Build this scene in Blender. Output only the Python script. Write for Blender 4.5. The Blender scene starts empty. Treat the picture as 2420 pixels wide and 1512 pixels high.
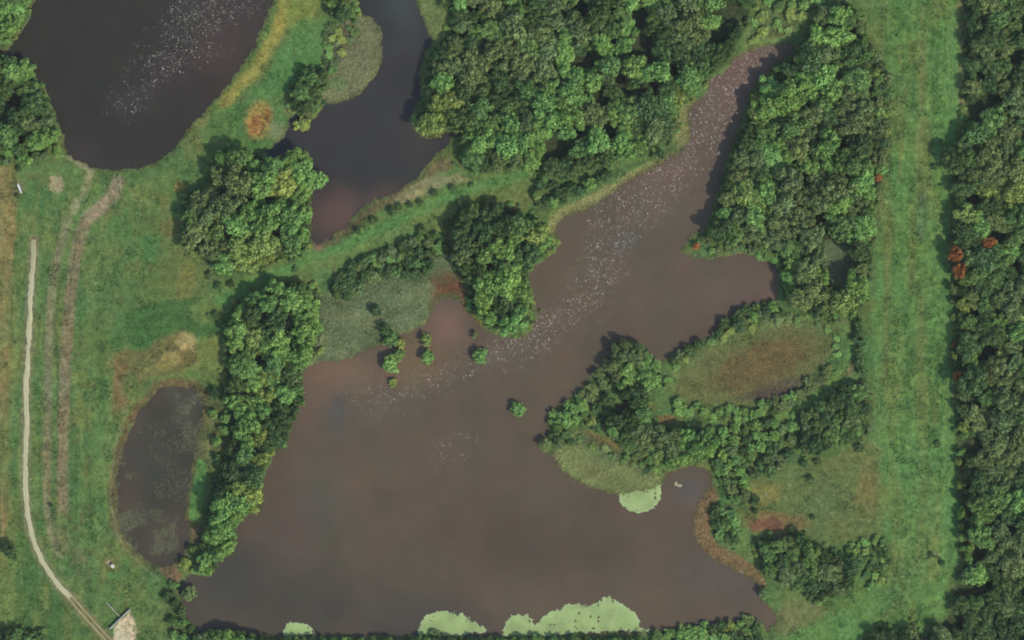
import bpy, math, random
import numpy as np

# ------------------------------------------------------------------ camera, world, sun, exposure
scene = bpy.context.scene
COL = scene.collection
S = 0.158678                      # metres per plan unit (plan = 2420 x 1512 units, origin top-left)
CX, CY = 1209.8, 756.0
def W(x, y): return ((x - CX) * S, (CY - y) * S)

CAM_H = 1500.0
cd = bpy.data.cameras.new('camera'); cam = bpy.data.objects.new('camera', cd); COL.objects.link(cam)
cam.location = (0, 0, CAM_H); cam.rotation_euler = (0, 0, 0)
cd.sensor_width = 36; cd.lens = 36 * CAM_H / 384.0; cd.clip_start = 10; cd.clip_end = 12000
scene.camera = cam

SUN_AZ = (0.78, -0.63); SUN_EL = math.radians(44)
world = bpy.data.worlds.new("World"); scene.world = world; world.use_nodes = True
nt = world.node_tree; bg = nt.nodes['Background']
sky = nt.nodes.new('ShaderNodeTexSky'); sky.sky_type = 'NISHITA'; sky.sun_disc = False
sky.sun_elevation = SUN_EL; sky.sun_rotation = math.atan2(SUN_AZ[0], SUN_AZ[1])
nt.links.new(sky.outputs[0], bg.inputs[0]); bg.inputs[1].default_value = 0.15
ld = bpy.data.lights.new('sun', 'SUN'); ld.energy = 2.7; ld.angle = math.radians(0.5); ld.color = (1.0, 0.955, 0.88)
sun = bpy.data.objects.new('sun', ld); COL.objects.link(sun)
from mathutils import Vector
sd = Vector((SUN_AZ[0] * math.cos(SUN_EL), SUN_AZ[1] * math.cos(SUN_EL), math.sin(SUN_EL))).normalized()
sun.rotation_euler = (-sd).to_track_quat('-Z', 'Y').to_euler(); sun.location = (300, -250, 400)
scene.view_settings.view_transform = 'Standard'; scene.view_settings.look = 'None'
scene.view_settings.exposure = 1.0; scene.view_settings.gamma = 1.0
scene.render.engine = 'CYCLES'
scene.cycles.pixel_filter_type = 'BLACKMAN_HARRIS'; scene.cycles.filter_width = 1.9
scene.cycles.max_bounces = 5; scene.cycles.diffuse_bounces = 3; scene.cycles.use_denoising = True
scene.cycles.sample_clamp_indirect = 2.0

# ------------------------------------------------------------------ helpers
rng = np.random.default_rng(7); R = random.Random(11)
def lin(c):
    c = np.asarray(c, float) / 255.0
    return np.where(c <= 0.04045, c / 12.92, ((c + 0.055) / 1.055) ** 2.4)
KG, KW, KL = np.array((1.62, 1.66, 2.20)), np.array((2.10, 2.34, 3.05)), np.array((0.61, 0.64, 0.82))     # how bright a lit white ground / water / leaf reads at this exposure
def gcol(c): return lin(c) / KG

def _h(ix, iy, seed):
    n = (ix.astype(np.int64) * 374761393 + iy.astype(np.int64) * 668265263 + seed * 1442695041) & 0xffffffff
    n = ((n ^ (n >> 13)) * 1274126177) & 0xffffffff
    return ((n ^ (n >> 16)) & 0xffff) / 65535.0
def vn(x, y, sc, seed=0):
    x = x / sc; y = y / sc; ix = np.floor(x); iy = np.floor(y); fx = x - ix; fy = y - iy
    fx = fx * fx * (3 - 2 * fx); fy = fy * fy * (3 - 2 * fy)
    a = _h(ix, iy, seed); b = _h(ix + 1, iy, seed); c = _h(ix, iy + 1, seed); d = _h(ix + 1, iy + 1, seed)
    return (a * (1 - fx) + b * fx) * (1 - fy) + (c * (1 - fx) + d * fx) * fy
def fbm(x, y, sc, seed=0, o=3):
    r = 0; w = 0; k = 1.0
    for i in range(o):
        r = r + k * vn(x, y, sc / 2 ** i, seed + i * 17); w += k; k *= 0.55
    return r / w
def sstep(a, b, x):
    t = np.clip((x - a) / (b - a), 0, 1); return t * t * (3 - 2 * t)
def sdf(x, y, poly, far=60.0):
    """signed distance to a closed polygon, negative inside; far from it just `far`"""
    P = np.asarray(poly, float); out = np.full(x.shape, far)
    m = (x > P[:, 0].min() - far) & (x < P[:, 0].max() + far) & (y > P[:, 1].min() - far) & (y < P[:, 1].max() + far)
    px = x[m]; py = y[m]
    if px.size == 0: return out
    d = np.full(px.shape, 1e18); ins = np.zeros(px.shape, bool)
    for i in range(len(P)):
        ax, ay = P[i]; bx, by = P[(i + 1) % len(P)]
        ex, ey = bx - ax, by - ay; L = ex * ex + ey * ey + 1e-9
        t = np.clip(((px - ax) * ex + (py - ay) * ey) / L, 0, 1)
        d = np.minimum(d, (px - ax - t * ex) ** 2 + (py - ay - t * ey) ** 2)
        if ay != by:
            c = ((ay > py) != (by > py)) & (px < ex * (py - ay) / (by - ay) + ax)
            ins ^= c
    d = np.sqrt(d); out[m] = np.where(ins, -d, d); return out
def ldist(x, y, pts, far=80.0):
    """distance to an open polyline"""
    P = np.asarray(pts, float); out = np.full(x.shape, far)
    m = (x > P[:, 0].min() - far) & (x < P[:, 0].max() + far) & (y > P[:, 1].min() - far) & (y < P[:, 1].max() + far)
    px = x[m]; py = y[m]; d = np.full(px.shape, far * far)
    for i in range(len(P) - 1):
        ax, ay = P[i]; ex, ey = P[i + 1] - P[i]; L = ex * ex + ey * ey + 1e-9
        t = np.clip(((px - ax) * ex + (py - ay) * ey) / L, 0, 1)
        d = np.minimum(d, (px - ax - t * ex) ** 2 + (py - ay - t * ey) ** 2)
    out[m] = np.sqrt(d); return out
def in_poly(x, y, poly):
    c = False; n = len(poly); j = n - 1
    for i in range(n):
        xi, yi = poly[i]; xj, yj = poly[j]
        if (yi > y) != (yj > y) and x < (xj - xi) * (y - yi) / (yj - yi) + xi: c = not c
        j = i
    return c

def link(o, parent=None):
    COL.objects.link(o)
    if parent is not None: o.parent = parent
    return o
def tag(o, label=None, cat=None, group=None, kind=None):
    if label: o['label'] = label
    if cat: o['category'] = cat
    if group: o['group'] = group
    if kind: o['kind'] = kind
    return o
def np_mesh(name, V, F, col=None, mat=None, smooth=False, extra=None):
    """mesh from numpy: V (n,3), F (m,3|4), col (n,3) point colours"""
    me = bpy.data.meshes.new(name); n = len(V); m, k = F.shape
    me.vertices.add(n); me.vertices.foreach_set('co', np.ascontiguousarray(V, np.float32).ravel())
    me.loops.add(m * k); me.loops.foreach_set('vertex_index', np.ascontiguousarray(F, np.int32).ravel())
    me.polygons.add(m); me.polygons.foreach_set('loop_start', np.arange(0, m * k, k, dtype=np.int32))
    if smooth: me.polygons.foreach_set('use_smooth', np.ones(m, bool))
    me.update(calc_edges=True)
    if col is not None:
        a = me.attributes.new('Col', 'FLOAT_COLOR', 'POINT')
        c = np.ones((n, 4), np.float32); c[:, :3] = col; a.data.foreach_set('color', c.ravel())
    if extra:
        for k_, v in extra.items():
            a = me.attributes.new(k_, 'FLOAT', 'POINT'); a.data.foreach_set('value', np.ascontiguousarray(v, np.float32))
    if mat: me.materials.append(mat)
    return me

# ------------------------------------------------------------------ materials
def new_mat(name):
    m = bpy.data.materials.new(name); m.use_nodes = True
    t = m.node_tree; b = t.nodes['Principled BSDF']; return m, t, b
def nd(t, typ, **kw):
    n = t.nodes.new(typ)
    for k, v in kw.items(): setattr(n, k, v)
    return n
def noise(t, scale, detail=4, rough=0.55, coord=None):
    n = nd(t, 'ShaderNodeTexNoise'); n.inputs['Scale'].default_value = scale
    n.inputs['Detail'].default_value = detail; n.inputs['Roughness'].default_value = rough
    if coord is not None: t.links.new(coord, n.inputs['Vector'])
    return n
def ramp(t, src, lo, hi, a=0.3, b=0.7):
    r = nd(t, 'ShaderNodeMapRange'); t.links.new(src, r.inputs[0])
    r.inputs[1].default_value = a; r.inputs[2].default_value = b; r.inputs[3].default_value = lo; r.inputs[4].default_value = hi
    return r.outputs[0]
def mul(t, a, b):
    m = nd(t, 'ShaderNodeMix', data_type='RGBA', blend_type='MULTIPLY'); m.inputs[0].default_value = 1
    t.links.new(a, m.inputs[6])
    if hasattr(b, 'links') or hasattr(b, 'is_linked'): t.links.new(b, m.inputs[7])
    else: m.inputs[7].default_value = b
    return m.outputs[2]
def greycol(t, f):
    c = nd(t, 'ShaderNodeCombineColor')
    for i in range(3): t.links.new(f, c.inputs[i])
    return c.outputs[0]

def ground_material():
    m, t, b = new_mat('ground'); at = nd(t, 'ShaderNodeAttribute', attribute_name='Col')
    geo = nd(t, 'ShaderNodeNewGeometry'); P = geo.outputs['Position']
    n1 = noise(t, 0.9, 6, 0.75, P); n2 = noise(t, 0.35, 5, 0.6, P); n3 = noise(t, 0.05, 4, 0.6, P)
    c = mul(t, at.outputs['Color'], greycol(t, ramp(t, n1.outputs[0], 0.5, 1.5)))
    c = mul(t, c, greycol(t, ramp(t, n2.outputs[0], 0.68, 1.32)))
    tint = nd(t, 'ShaderNodeMix', data_type='RGBA', blend_type='MIX'); t.links.new(ramp(t, n3.outputs[0], 0, 1, 0.38, 0.62), tint.inputs[0])
    tint.inputs[6].default_value = (1.1, 1.0, 0.92, 1); tint.inputs[7].default_value = (0.88, 1.0, 0.98, 1)
    c = mul(t, c, tint.outputs[2]); t.links.new(c, b.inputs['Base Color'])
    b.inputs['Roughness'].default_value = 0.95; b.inputs['Specular IOR Level'].default_value = 0.1
    bp = nd(t, 'ShaderNodeBump'); bp.inputs['Strength'].default_value = 0.7; bp.inputs['Distance'].default_value = 0.35
    t.links.new(n1.outputs[0], bp.inputs['Height']); t.links.new(bp.outputs[0], b.inputs['Normal']); return m
def leaf_material():
    m, t, b = new_mat('foliage'); at = nd(t, 'ShaderNodeAttribute', attribute_name='Col')
    oi = nd(t, 'ShaderNodeObjectInfo'); c = mul(t, at.outputs['Color'], oi.outputs['Color'])
    geo = nd(t, 'ShaderNodeNewGeometry'); n = noise(t, 0.6, 3, 0.6, geo.outputs['Position'])
    c = mul(t, c, greycol(t, ramp(t, n.outputs[0], 0.75, 1.25)))
    t.links.new(c, b.inputs['Base Color']); b.inputs['Roughness'].default_value = 0.6
    b.inputs['Specular IOR Level'].default_value = 0.25
    tr = nd(t, 'ShaderNodeBsdfTranslucent'); t.links.new(c, tr.inputs[0])
    mx = nd(t, 'ShaderNodeMixShader'); mx.inputs[0].default_value = 0.36
    t.links.new(b.outputs[0], mx.inputs[1]); t.links.new(tr.outputs[0], mx.inputs[2])
    t.links.new(mx.outputs[0], t.nodes['Material Output'].inputs['Surface']); return m
def simple(name, c, rough=0.8, var=0.15, sc=3.0, metal=0.0):
    m, t, b = new_mat(name); geo = nd(t, 'ShaderNodeNewGeometry'); n = noise(t, sc, 5, 0.6, geo.outputs['Position'])
    rgb = nd(t, 'ShaderNodeRGB'); rgb.outputs[0].default_value = (*[float(v) * 0.6 for v in c], 1)
    t.links.new(mul(t, rgb.outputs[0], greycol(t, ramp(t, n.outputs[0], 1 - var, 1 + var))), b.inputs['Base Color'])
    b.inputs['Roughness'].default_value = rough; b.inputs['Metallic'].default_value = metal; return m
def attr_mat(name, rough=0.85, sc=4.0, var=0.15, spec=0.2):
    m, t, b = new_mat(name); at = nd(t, 'ShaderNodeAttribute', attribute_name='Col'); geo = nd(t, 'ShaderNodeNewGeometry')
    n = noise(t, sc, 5, 0.65, geo.outputs['Position'])
    t.links.new(mul(t, at.outputs['Color'], greycol(t, ramp(t, n.outputs[0], 1 - var, 1 + var))), b.inputs['Base Color'])
    b.inputs['Roughness'].default_value = rough; b.inputs['Specular IOR Level'].default_value = spec; return m
def water_material():
    """murky water: silt colour and the painted reddish sheen of pond A below, mirror facets of wind ripples above; `chop` says how rough the wind makes it"""
    m, t, b = new_mat('pond water'); at = nd(t, 'ShaderNodeAttribute', attribute_name='Col'); ch = nd(t, 'ShaderNodeAttribute', attribute_name='chop')
    geo = nd(t, 'ShaderNodeNewGeometry'); P = geo.outputs['Position']
    n = noise(t, 0.11, 5, 0.6, P)
    c = mul(t, at.outputs['Color'], greycol(t, ramp(t, n.outputs[0], 0.93, 1.07)))
    t.links.new(c, b.inputs['Base Color'])
    vo = nd(t, 'ShaderNodeTexVoronoi'); vo.inputs['Scale'].default_value = 4.6; t.links.new(P, vo.inputs['Vector'])
    sub = nd(t, 'ShaderNodeVectorMath', operation='SUBTRACT'); t.links.new(vo.outputs['Color'], sub.inputs[0]); sub.inputs[1].default_value = (0.5, 0.5, 0.5)
    n2 = noise(t, 0.45, 3, 0.6, P); pm = ramp(t, n2.outputs[0], 0.66, 1.22, 0.36, 0.64)
    amp = nd(t, 'ShaderNodeMath', operation='MULTIPLY'); t.links.new(ch.outputs['Fac'], amp.inputs[0]); t.links.new(pm, amp.inputs[1])
    sc = nd(t, 'ShaderNodeVectorMath', operation='SCALE'); t.links.new(sub.outputs[0], sc.inputs[0]); t.links.new(amp.outputs[0], sc.inputs['Scale'])
    fl = nd(t, 'ShaderNodeVectorMath', operation='MULTIPLY'); t.links.new(sc.outputs[0], fl.inputs[0]); fl.inputs[1].default_value = (1, 1, 0)
    up = nd(t, 'ShaderNodeVectorMath', operation='ADD'); t.links.new(fl.outputs[0], up.inputs[0]); up.inputs[1].default_value = (0, 0, 1)
    no = nd(t, 'ShaderNodeVectorMath', operation='NORMALIZE'); t.links.new(up.outputs[0], no.inputs[0])
    b.inputs['Specular IOR Level'].default_value = 0.0; b.inputs['Roughness'].default_value = 1.0
    gl = nd(t, 'ShaderNodeBsdfGlossy'); gl.inputs['Roughness'].default_value = 0.30; t.links.new(no.outputs[0], gl.inputs['Normal'])
    mx = nd(t, 'ShaderNodeMixShader'); mx.inputs[0].default_value = 0.017
    t.links.new(b.outputs[0], mx.inputs[1]); t.links.new(gl.outputs[0], mx.inputs[2])
    t.links.new(mx.outputs[0], t.nodes['Material Output'].inputs['Surface']); return m
M_ground = ground_material(); M_leaf = leaf_material(); M_water = water_material()
M_bark = simple('bark', (0.10, 0.08, 0.06), 0.9); M_grass = attr_mat('grass blades', 0.7, 2.0, 0.15)
M_weed = attr_mat('duckweed cover', 0.8, 1.2, 0.10)
M_gravel = attr_mat('gravel', 0.95, 5.0, 0.22)

# ------------------------------------------------------------------ plan outlines
POND_A = [(100,-170),(80,-10),(74,18),(67,42),(50,70),(32,92),(20,115),(-30,122),(-30,132),(22,134),(58,140),(78,156),(84,180),(105,214),(116,240),(126,270),(136,297),(148,318),(150,352),(165,368),(186,379),(214,393),(238,400),(280,403),(318,400),(350,393),(382,378),(398,365),(416,348),(436,318),(452,296),(476,277),(506,240),(531,210),(553,180),(576,150),(597,118),(618,76),(632,38),(646,0),(665,-60),(690,-170)]
POND_B = [(830,-170),(838,-20),(842,4),(852,28),(875,42),(892,62),(900,90),(901,137),(890,172),(864,202),(845,222),(805,238),(768,243),(757,260),(740,277),(700,270),(682,278),(680,300),(672,322),(645,346),(622,362),(635,385),(700,380),(735,385),(738,420),(735,460),(735,500),(732,545),(728,560),(745,580),(762,572),(785,560),(822,536),(856,493),(880,474),(902,466),(932,460),(960,438),(985,424),(1008,398),(1030,366),(1060,345),(1080,318),(1050,312),(1015,330),(994,322),(978,300),(968,272),(985,250),(992,220),(994,180),(996,160),(1006,122),(1024,106),(1018,82),(1006,50),(993,22),(985,0),(982,-170)]
POND_C = [(1885,104),(1850,102),(1815,106),(1770,115),(1740,136),(1710,170),(1676,188),(1671,215),(1650,237),(1624,258),(1624,280),(1632,302),(1624,338),(1600,360),(1566,379),(1542,400),(1510,415),(1475,428),(1455,445),(1425,470),(1392,488),(1360,500),(1332,510),(1315,528),(1310,548),(1322,570),(1310,595),(1292,615),(1256,630),(1246,660),(1256,674),(1260,703),(1266,740),(1262,775),(1237,795),(1205,800),(1180,792),(1150,780),(1125,758),(1104,735),(1101,716),(1086,704),(1062,698),(1034,708),(1016,740),(995,770),(965,785),(947,792),(892,812),(857,830),(830,845),(797,852),(760,850),(735,864),(718,875),(714,906),(716,931),(710,956),(691,982),(684,1006),(674,1056),(642,1068),(634,1092),(624,1124),(619,1160),(618,1206),(566,1227),(559,1260),(549,1312),(515,1322),(505,1352),(487,1364),(467,1356),(442,1360),(426,1376),(422,1396),(430,1424),(436,1452),(446,1470),(470,1496),(550,1500),(640,1504),(760,1505),(930,1504),(1180,1505),(1360,1499),(1535,1496),(1590,1490),(1670,1482),(1772,1468),(1798,1474),(1812,1492),(1832,1478),(1834,1456),(1822,1438),(1796,1416),(1792,1384),(1780,1364),(1742,1349),(1685,1319),(1655,1291),(1640,1264),(1642,1221),(1656,1190),(1667,1162),(1686,1146),(1682,1122),(1665,1104),(1635,1096),(1600,1110),(1566,1130),(1560,1144),(1520,1158),(1460,1165),(1415,1156),(1385,1141),(1360,1131),(1330,1106),(1310,1078),(1286,1066),(1276,1053),(1276,1037),(1297,1026),(1300,986),(1322,962),(1360,932),(1382,910),(1400,880),(1432,860),(1446,838),(1454,816),(1485,806),(1520,812),(1534,838),(1556,858),(1580,846),(1620,825),(1660,803),(1692,788),(1710,756),(1740,738),(1775,730),(1815,728),(1836,725),(1840,678),(1838,628),(1818,618),(1786,604),(1752,595),(1710,607),(1672,613),(1640,608),(1618,600),(1616,582),(1632,562),(1655,546),(1674,526),(1688,490),(1695,455),(1704,420),(1718,385),(1730,340),(1748,300),(1762,260),(1768,230),(1785,200),(1815,170),(1845,146),(1872,122)]
POND_D = [(375,916),(425,911),(462,916),(480,935),(484,970),(476,1010),(464,1060),(456,1093),(453,1118),(450,1146),(443,1184),(439,1226),(452,1250),(446,1284),(428,1319),(402,1341),(375,1341),(345,1324),(312,1296),(295,1274),(279,1244),(273,1184),(273,1134),(282,1081),(305,1018),(325,976),(348,948)]
PONDS = [('A', POND_A), ('B', POND_B), ('C', POND_C), ('D', POND_D)]

TRACK = [(80,566),(79,600),(75,650),(71,720),(69,780),(66,830),(63,900),(62,960),(61,1060),(60,1134),(62,1190),(66,1225),(73,1258),(84,1292),(100,1325),(120,1358),(140,1386),(166,1412)]
RUTS = [(160,1404),(190,1440),(222,1476),(250,1506),(300,1560)]
BAND_B = [(160,520),(148,560),(137,600),(126,660),(117,750),(114,850),(112,1000),(111,1134),(112,1200),(120,1262),(140,1308)]
BAND_C = [(200,525),(188,565),(176,620),(166,700),(158,800),(152,900),(149,1000),(147,1134),(149,1200)]

# stands of trees: outline, crown radius range, packing, height factor, palette weights (dark, mid, light, grey, yellow), phrase
STANDS = {
 'bank wood at the left edge': ([(-120,-100),(78,-100),(72,8),(66,36),(50,60),(28,86),(12,110),(-120,116)], 11, 23, 0.80, 1.0, (1,3,4,1,1)),
 'left edge wood by the dark pond': ([(-120,132),(20,134),(60,138),(80,160),(84,186),(104,216),(116,246),(126,276),(134,300),(140,330),(118,352),(60,366),(-120,372)], 12, 24, 0.78, 1.05, (4,4,2,2,0)),
 'grove between the two dark ponds': ([(520,356),(560,350),(600,372),(640,378),(665,360),(700,352),(738,366),(745,398),(766,418),(766,436),(740,452),(738,500),(735,548),(728,580),(700,600),(650,620),(600,634),(550,650),(512,650),(485,610),(440,580),(430,545),(432,500),(442,466),(485,452),(500,395)], 14, 30, 0.76, 1.3, (5,4,3,1,1)),
 'clump on the spit of the middle pond': ([(700,196),(722,164),(762,160),(778,178),(760,210),(752,240),(738,266),(708,268),(686,250),(682,226)], 11, 21, 0.75, 1.1, (4,3,1,2,0)),
 'clump at the top of the middle channel': ([(765,-60),(828,-60),(840,8),(846,36),(810,52),(778,40),(765,10)], 10, 19, 0.78, 1.0, (2,3,1,3,0)),
 'large upper wood': ([(1066,-110),(1785,-110),(1782,0),(1765,60),(1742,100),(1725,145),(1690,165),(1655,188),(1655,215),(1625,238),(1600,262),(1602,296),(1590,326),(1545,348),(1500,370),(1450,386),(1400,400),(1350,426),(1310,424),(1272,416),(1262,404),(1240,396),(1180,402),(1120,412),(1080,385),(1096,350),(1085,318),(1060,306),(1030,332),(1005,322),(990,300),(988,276),(1010,250),(1004,210),(1008,165),(1020,130),(1050,112),(1062,80)], 11, 25, 0.78, 1.15, (4,5,3,2,0.5)),
 'wood right of the brown channel': ([(1935,14),(1990,4),(2035,30),(2046,62),(2052,120),(2058,180),(2060,260),(2062,330),(2062,400),(2066,470),(2060,540),(2056,640),(2040,735),(1985,752),(1920,742),(1855,722),(1850,660),(1850,610),(1800,574),(1750,566),(1700,574),(1672,576),(1655,565),(1672,548),(1692,505),(1704,440),(1722,386),(1738,330),(1765,290),(1772,240),(1790,205),(1830,172),(1862,140),(1890,112),(1920,60)], 11, 25, 0.78, 1.2, (5,4,2,3,1)),
 'middle peninsula wood': ([(1075,500),(1112,484),(1150,476),(1215,492),(1270,520),(1312,575),(1284,606),(1250,630),(1246,690),(1252,760),(1212,786),(1172,776),(1118,742),(1112,700),(1095,650),(1068,590)], 10, 23, 0.76, 1.25, (4,4,3,2,1)),
 'long strip wood left of the brown pond': ([(562,722),(600,690),(650,668),(700,662),(738,676),(764,712),(762,770),(748,830),(720,875),(718,950),(690,1010),(668,1060),(636,1084),(622,1130),(620,1204),(572,1226),(560,1260),(552,1316),(516,1326),(506,1356),(478,1366),(466,1350),(480,1270),(505,1195),(530,1110),(548,1010),(536,900),(528,820),(546,760)], 10, 23, 0.77, 1.3, (4,4,4,1,1.5)),
 'right hand forest': ([(2278,-110),(2560,-110),(2560,1620),(2120,1620),(2180,1520),(2240,1455),(2256,1370),(2290,1310),(2288,1230),(2278,1140),(2268,1060),(2262,980),(2262,860),(2258,740),(2264,660),(2246,580),(2252,470),(2252,400),(2250,352),(2280,330),(2280,250),(2282,150)], 11, 25, 0.79, 0.95, (6,4,1,4,0.3)),
 'wood on the lower peninsula': ([(1445,812),(1490,802),(1530,818),(1560,866),(1570,905),(1530,930),(1535,965),(1545,1005),(1600,1012),(1660,1008),(1700,1030),(1690,1075),(1640,1098),(1590,1104),(1540,1100),(1480,1070),(1436,1030),(1428,985),(1470,940),(1440,890),(1430,850)], 9, 19, 0.80, 1.05, (4,4,3,2,0.5)),
 'dark grove beside the grass strip': ([(1935,950),(1990,910),(2040,905),(2058,930),(2056,1000),(2030,1040),(1980,1050),(1930,1072),(1895,1070),(1890,1030),(1885,980)], 9, 17, 0.80, 0.95, (7,3,0,4,0)),
 'small wood in the lower right corner of the meadow': ([(1790,1286),(1850,1262),(1900,1262),(1915,1290),(1960,1300),(1985,1320),(2020,1350),(2000,1400),(1960,1410),(1930,1420),(1860,1380),(1800,1360)], 9, 19, 0.82, 1.0, (5,4,1,2,0)),
 'bottom edge wood left': ([(455,1498),(500,1484),(560,1486),(620,1500),(660,1530),(640,1620),(440,1620)], 10, 19, 0.78, 1.1, (3,4,3,2,0)),
 'bottom edge wood right': ([(2050,1500),(2080,1484),(2120,1492),(2160,1480),(2180,1510),(2120,1600),(2040,1600)], 10, 19, 0.8, 1.0, (5,4,0,1,0)),
 'bottom left corner wood': ([(-60,1492),(30,1486),(70,1488),(105,1500),(110,1600),(-60,1600)], 10, 19, 0.78, 1.0, (6,2,0,0,0)),
}
SHRUBS = {   # low thickets
 'bushes on the neck of the spit': ([(764,56),(800,58),(842,66),(856,92),(818,108),(804,150),(786,182),(764,160)], 7, 12, 0.55, (1,3,4,3,1)),
 'brush along the top of the bog': ([(1590,868),(1640,826),(1700,786),(1760,752),(1840,742),(1900,752),(1960,764),(1990,790),(1985,850),(1965,846),(1970,806),(1948,780),(1900,764),(1840,764),(1780,778),(1716,802),(1656,838),(1606,880)], 7, 11, 0.5, (1,3,5,1,2)),
 'bushes at the tail of the lower peninsula': ([(1330,1050),(1380,1022),(1440,1050),(1480,1082),(1530,1110),(1560,1120),(1540,1132),(1480,1100),(1420,1070),(1370,1050)], 7, 11, 0.6, (2,4,3,3,0)),
 'band of bushes on the lower rim of the bog': ([(1590,946),(1640,952),(1700,958),(1790,952),(1860,932),(1900,902),(1945,868),(1965,850),(1975,862),(1940,905),(1885,952),(1830,980),(1750,996),(1640,992),(1590,976)], 8, 13, 0.8, (3,4,2,3,0.5)),
 'hummocky brush in the lower right': ([(1990,1288),(2095,1266),(2110,1310),(2098,1366),(2056,1404),(2036,1350),(2010,1320)], 6, 10, 0.75, (1,4,6,0,1)),
 'bright brush at the head of the brown channel': ([(1790,-60),(1960,-60),(1935,15),(1890,60),(1860,84),(1800,92),(1760,108),(1775,60),(1788,0)], 8, 15, 0.55, (0,2,6,1,2)),
 'brush behind the upper reed fringe': ([(1262,425),(1310,434),(1355,438),(1405,412),(1455,398),(1505,382),(1550,358),(1596,336),(1602,350),(1560,376),(1490,400),(1440,424),(1390,450),(1330,478),(1300,502),(1275,500),(1262,470)], 9, 17, 1.0, (2,4,4,1,1)),
 'scrub on the right rim of the channel wood': ([(2038,60),(2072,110),(2104,190),(2108,300),(2096,400),(2082,470),(2064,470),(2060,400),(2062,300),(2058,180),(2048,110)], 8, 14, 0.95, (3,2,1,6,1)),
 'brush on the point below the channel wood': ([(1650,604),(1680,588),(1750,572),(1800,578),(1845,604),(1846,640),(1800,612),(1750,590),(1700,602)], 8, 13, 0.8, (0,2,5,2,3)),
 'thicket below the curved path': ([(768,676),(800,648),(840,610),(880,598),(940,572),(1000,552),(1056,556),(1062,590),(1026,622),(1006,662),(975,668),(930,652),(880,668),(845,694),(800,716)], 8, 15, 0.95, (4,4,2,2,0)),
 'thicket on the lower peninsula rim': ([(1292,1034),(1302,975),(1334,952),(1380,918),(1400,884),(1436,860),(1446,960),(1430,1004),(1405,1020),(1352,1004),(1342,1044),(1300,1064)], 8, 14, 0.95, (3,3,1,4,1)),
 'scrub between the bog and the cove': ([(1700,1004),(1760,1002),(1830,990),(1875,1000),(1884,1050),(1868,1088),(1842,1112),(1802,1112),(1768,1140),(1778,1190),(1745,1204),(1722,1164),(1692,1128),(1686,1085),(1702,1050)], 8, 15, 1.0, (4,4,2,2,0.5)),
 'scrub on the right shore of the pond': ([(1685,1190),(1720,1190),(1745,1230),(1748,1280),(1720,1290),(1690,1270),(1680,1230)], 8, 14, 0.95, (4,4,1,0,0)),
 'low bushes along the bottom right bank': ([(1545,1500),(1600,1482),(1680,1468),(1770,1456),(1800,1470),(1808,1530),(1800,1580),(1500,1580)], 9, 15, 0.85, (3,4,3,0,0.5)),
 'bushes on the shaded rim of the bog': ([(1700,760),(1760,722),(1820,712),(1850,728),(1900,750),(1840,756),(1760,768),(1640,830),(1590,866),(1575,850),(1640,808)], 8, 14, 0.95, (5,3,2,2,0.5)),
 'bushes by the narrow shoreline neck': ([(428,1384),(440,1410),(450,1450),(458,1490),(440,1530),(405,1500),(395,1450),(385,1400),(400,1370)], 8, 13, 1.1, (3,4,3,1,0)),
 'scrub along the left rim of the strip wood': ([(496,930),(515,900),(545,940),(548,1010),(535,1090),(508,1170),(484,1260),(466,1330),(440,1345),(430,1335),(462,1270),(492,1180),(502,1090),(496,1000)], 8, 13, 1.35, (2,2,2,4,1)),
 'bushes at the foot of the left wood': ([(-40,372),(60,362),(130,345),(150,362),(110,376),(50,388),(-40,392)], 8, 13, 1.1, (1,2,4,1,2)),
 'bushes near the grass strip': ([(2010,760),(2035,752),(2050,800),(2045,880),(2055,905),(2035,900),(2020,860)], 8, 13, 1.0, (5,3,0,2,0)),
 'low bushes lining the bottom bank': ([(640,1508),(1530,1503),(1530,1590),(640,1590)], 7, 11, 1.35, (4,4,1,0,0)),
 'scrub at the right hand forest edge': ([(2238,560),(2262,540),(2256,700),(2262,860),(2270,1000),(2280,1100),(2292,1250),(2300,1330),(2270,1330),(2260,1240),(2262,1130),(2256,1000),(2248,860),(2248,740)], 8, 13, 1.5, (2,2,2,4,2)),
}
GAPS = [(1975,605,36),(1985,655,32),(1960,630,20),(1315,350,34),(1365,302,20),(1417,237,26),(1467,185,20),(1480,215,16),(1517,112,34),(1507,45,26),(1372,20,24),(1382,140,24),(1400,150,16),(1442,307,22),(1735,32,30),(1697,82,26),(1595,165,22),(1535,215,22),(1120,20,14),(1130,60,12),(1700,25,20),(1625,245,10),
        (1960,60,16),(2010,80,16),(2060,100,14),(2310,265,28),(2335,240,22),(2400,135,22),(2320,175,16),(2310,45,12),(2300,470,18),(2365,560,22),(2400,620,18),(2330,830,26),(2300,950,22),(2295,1050,24),(2300,1310,26),(2285,1400,26),(2330,1380,18),(2260,1470,26),(2380,1250,14),(2300,735,18),
        (590,470,14),(545,560,16),(560,500,14),(640,470,14),(600,545,14),(655,560,14),(530,600,10),(1478,955,14),(1462,970,12),(1500,905,10),(660,1010,10),(1840,320,12),(1905,250,14),(1900,420,16),(1935,520,18),(1955,560,16),(2050,650,10),(1960,680,16),(1880,380,14),(1985,340,14),(1200,500,14),(1160,620,12),(610,850,16),(560,830,12),(590,930,10),(40,250,22),(60,330,16),(20,300,12)]
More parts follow.
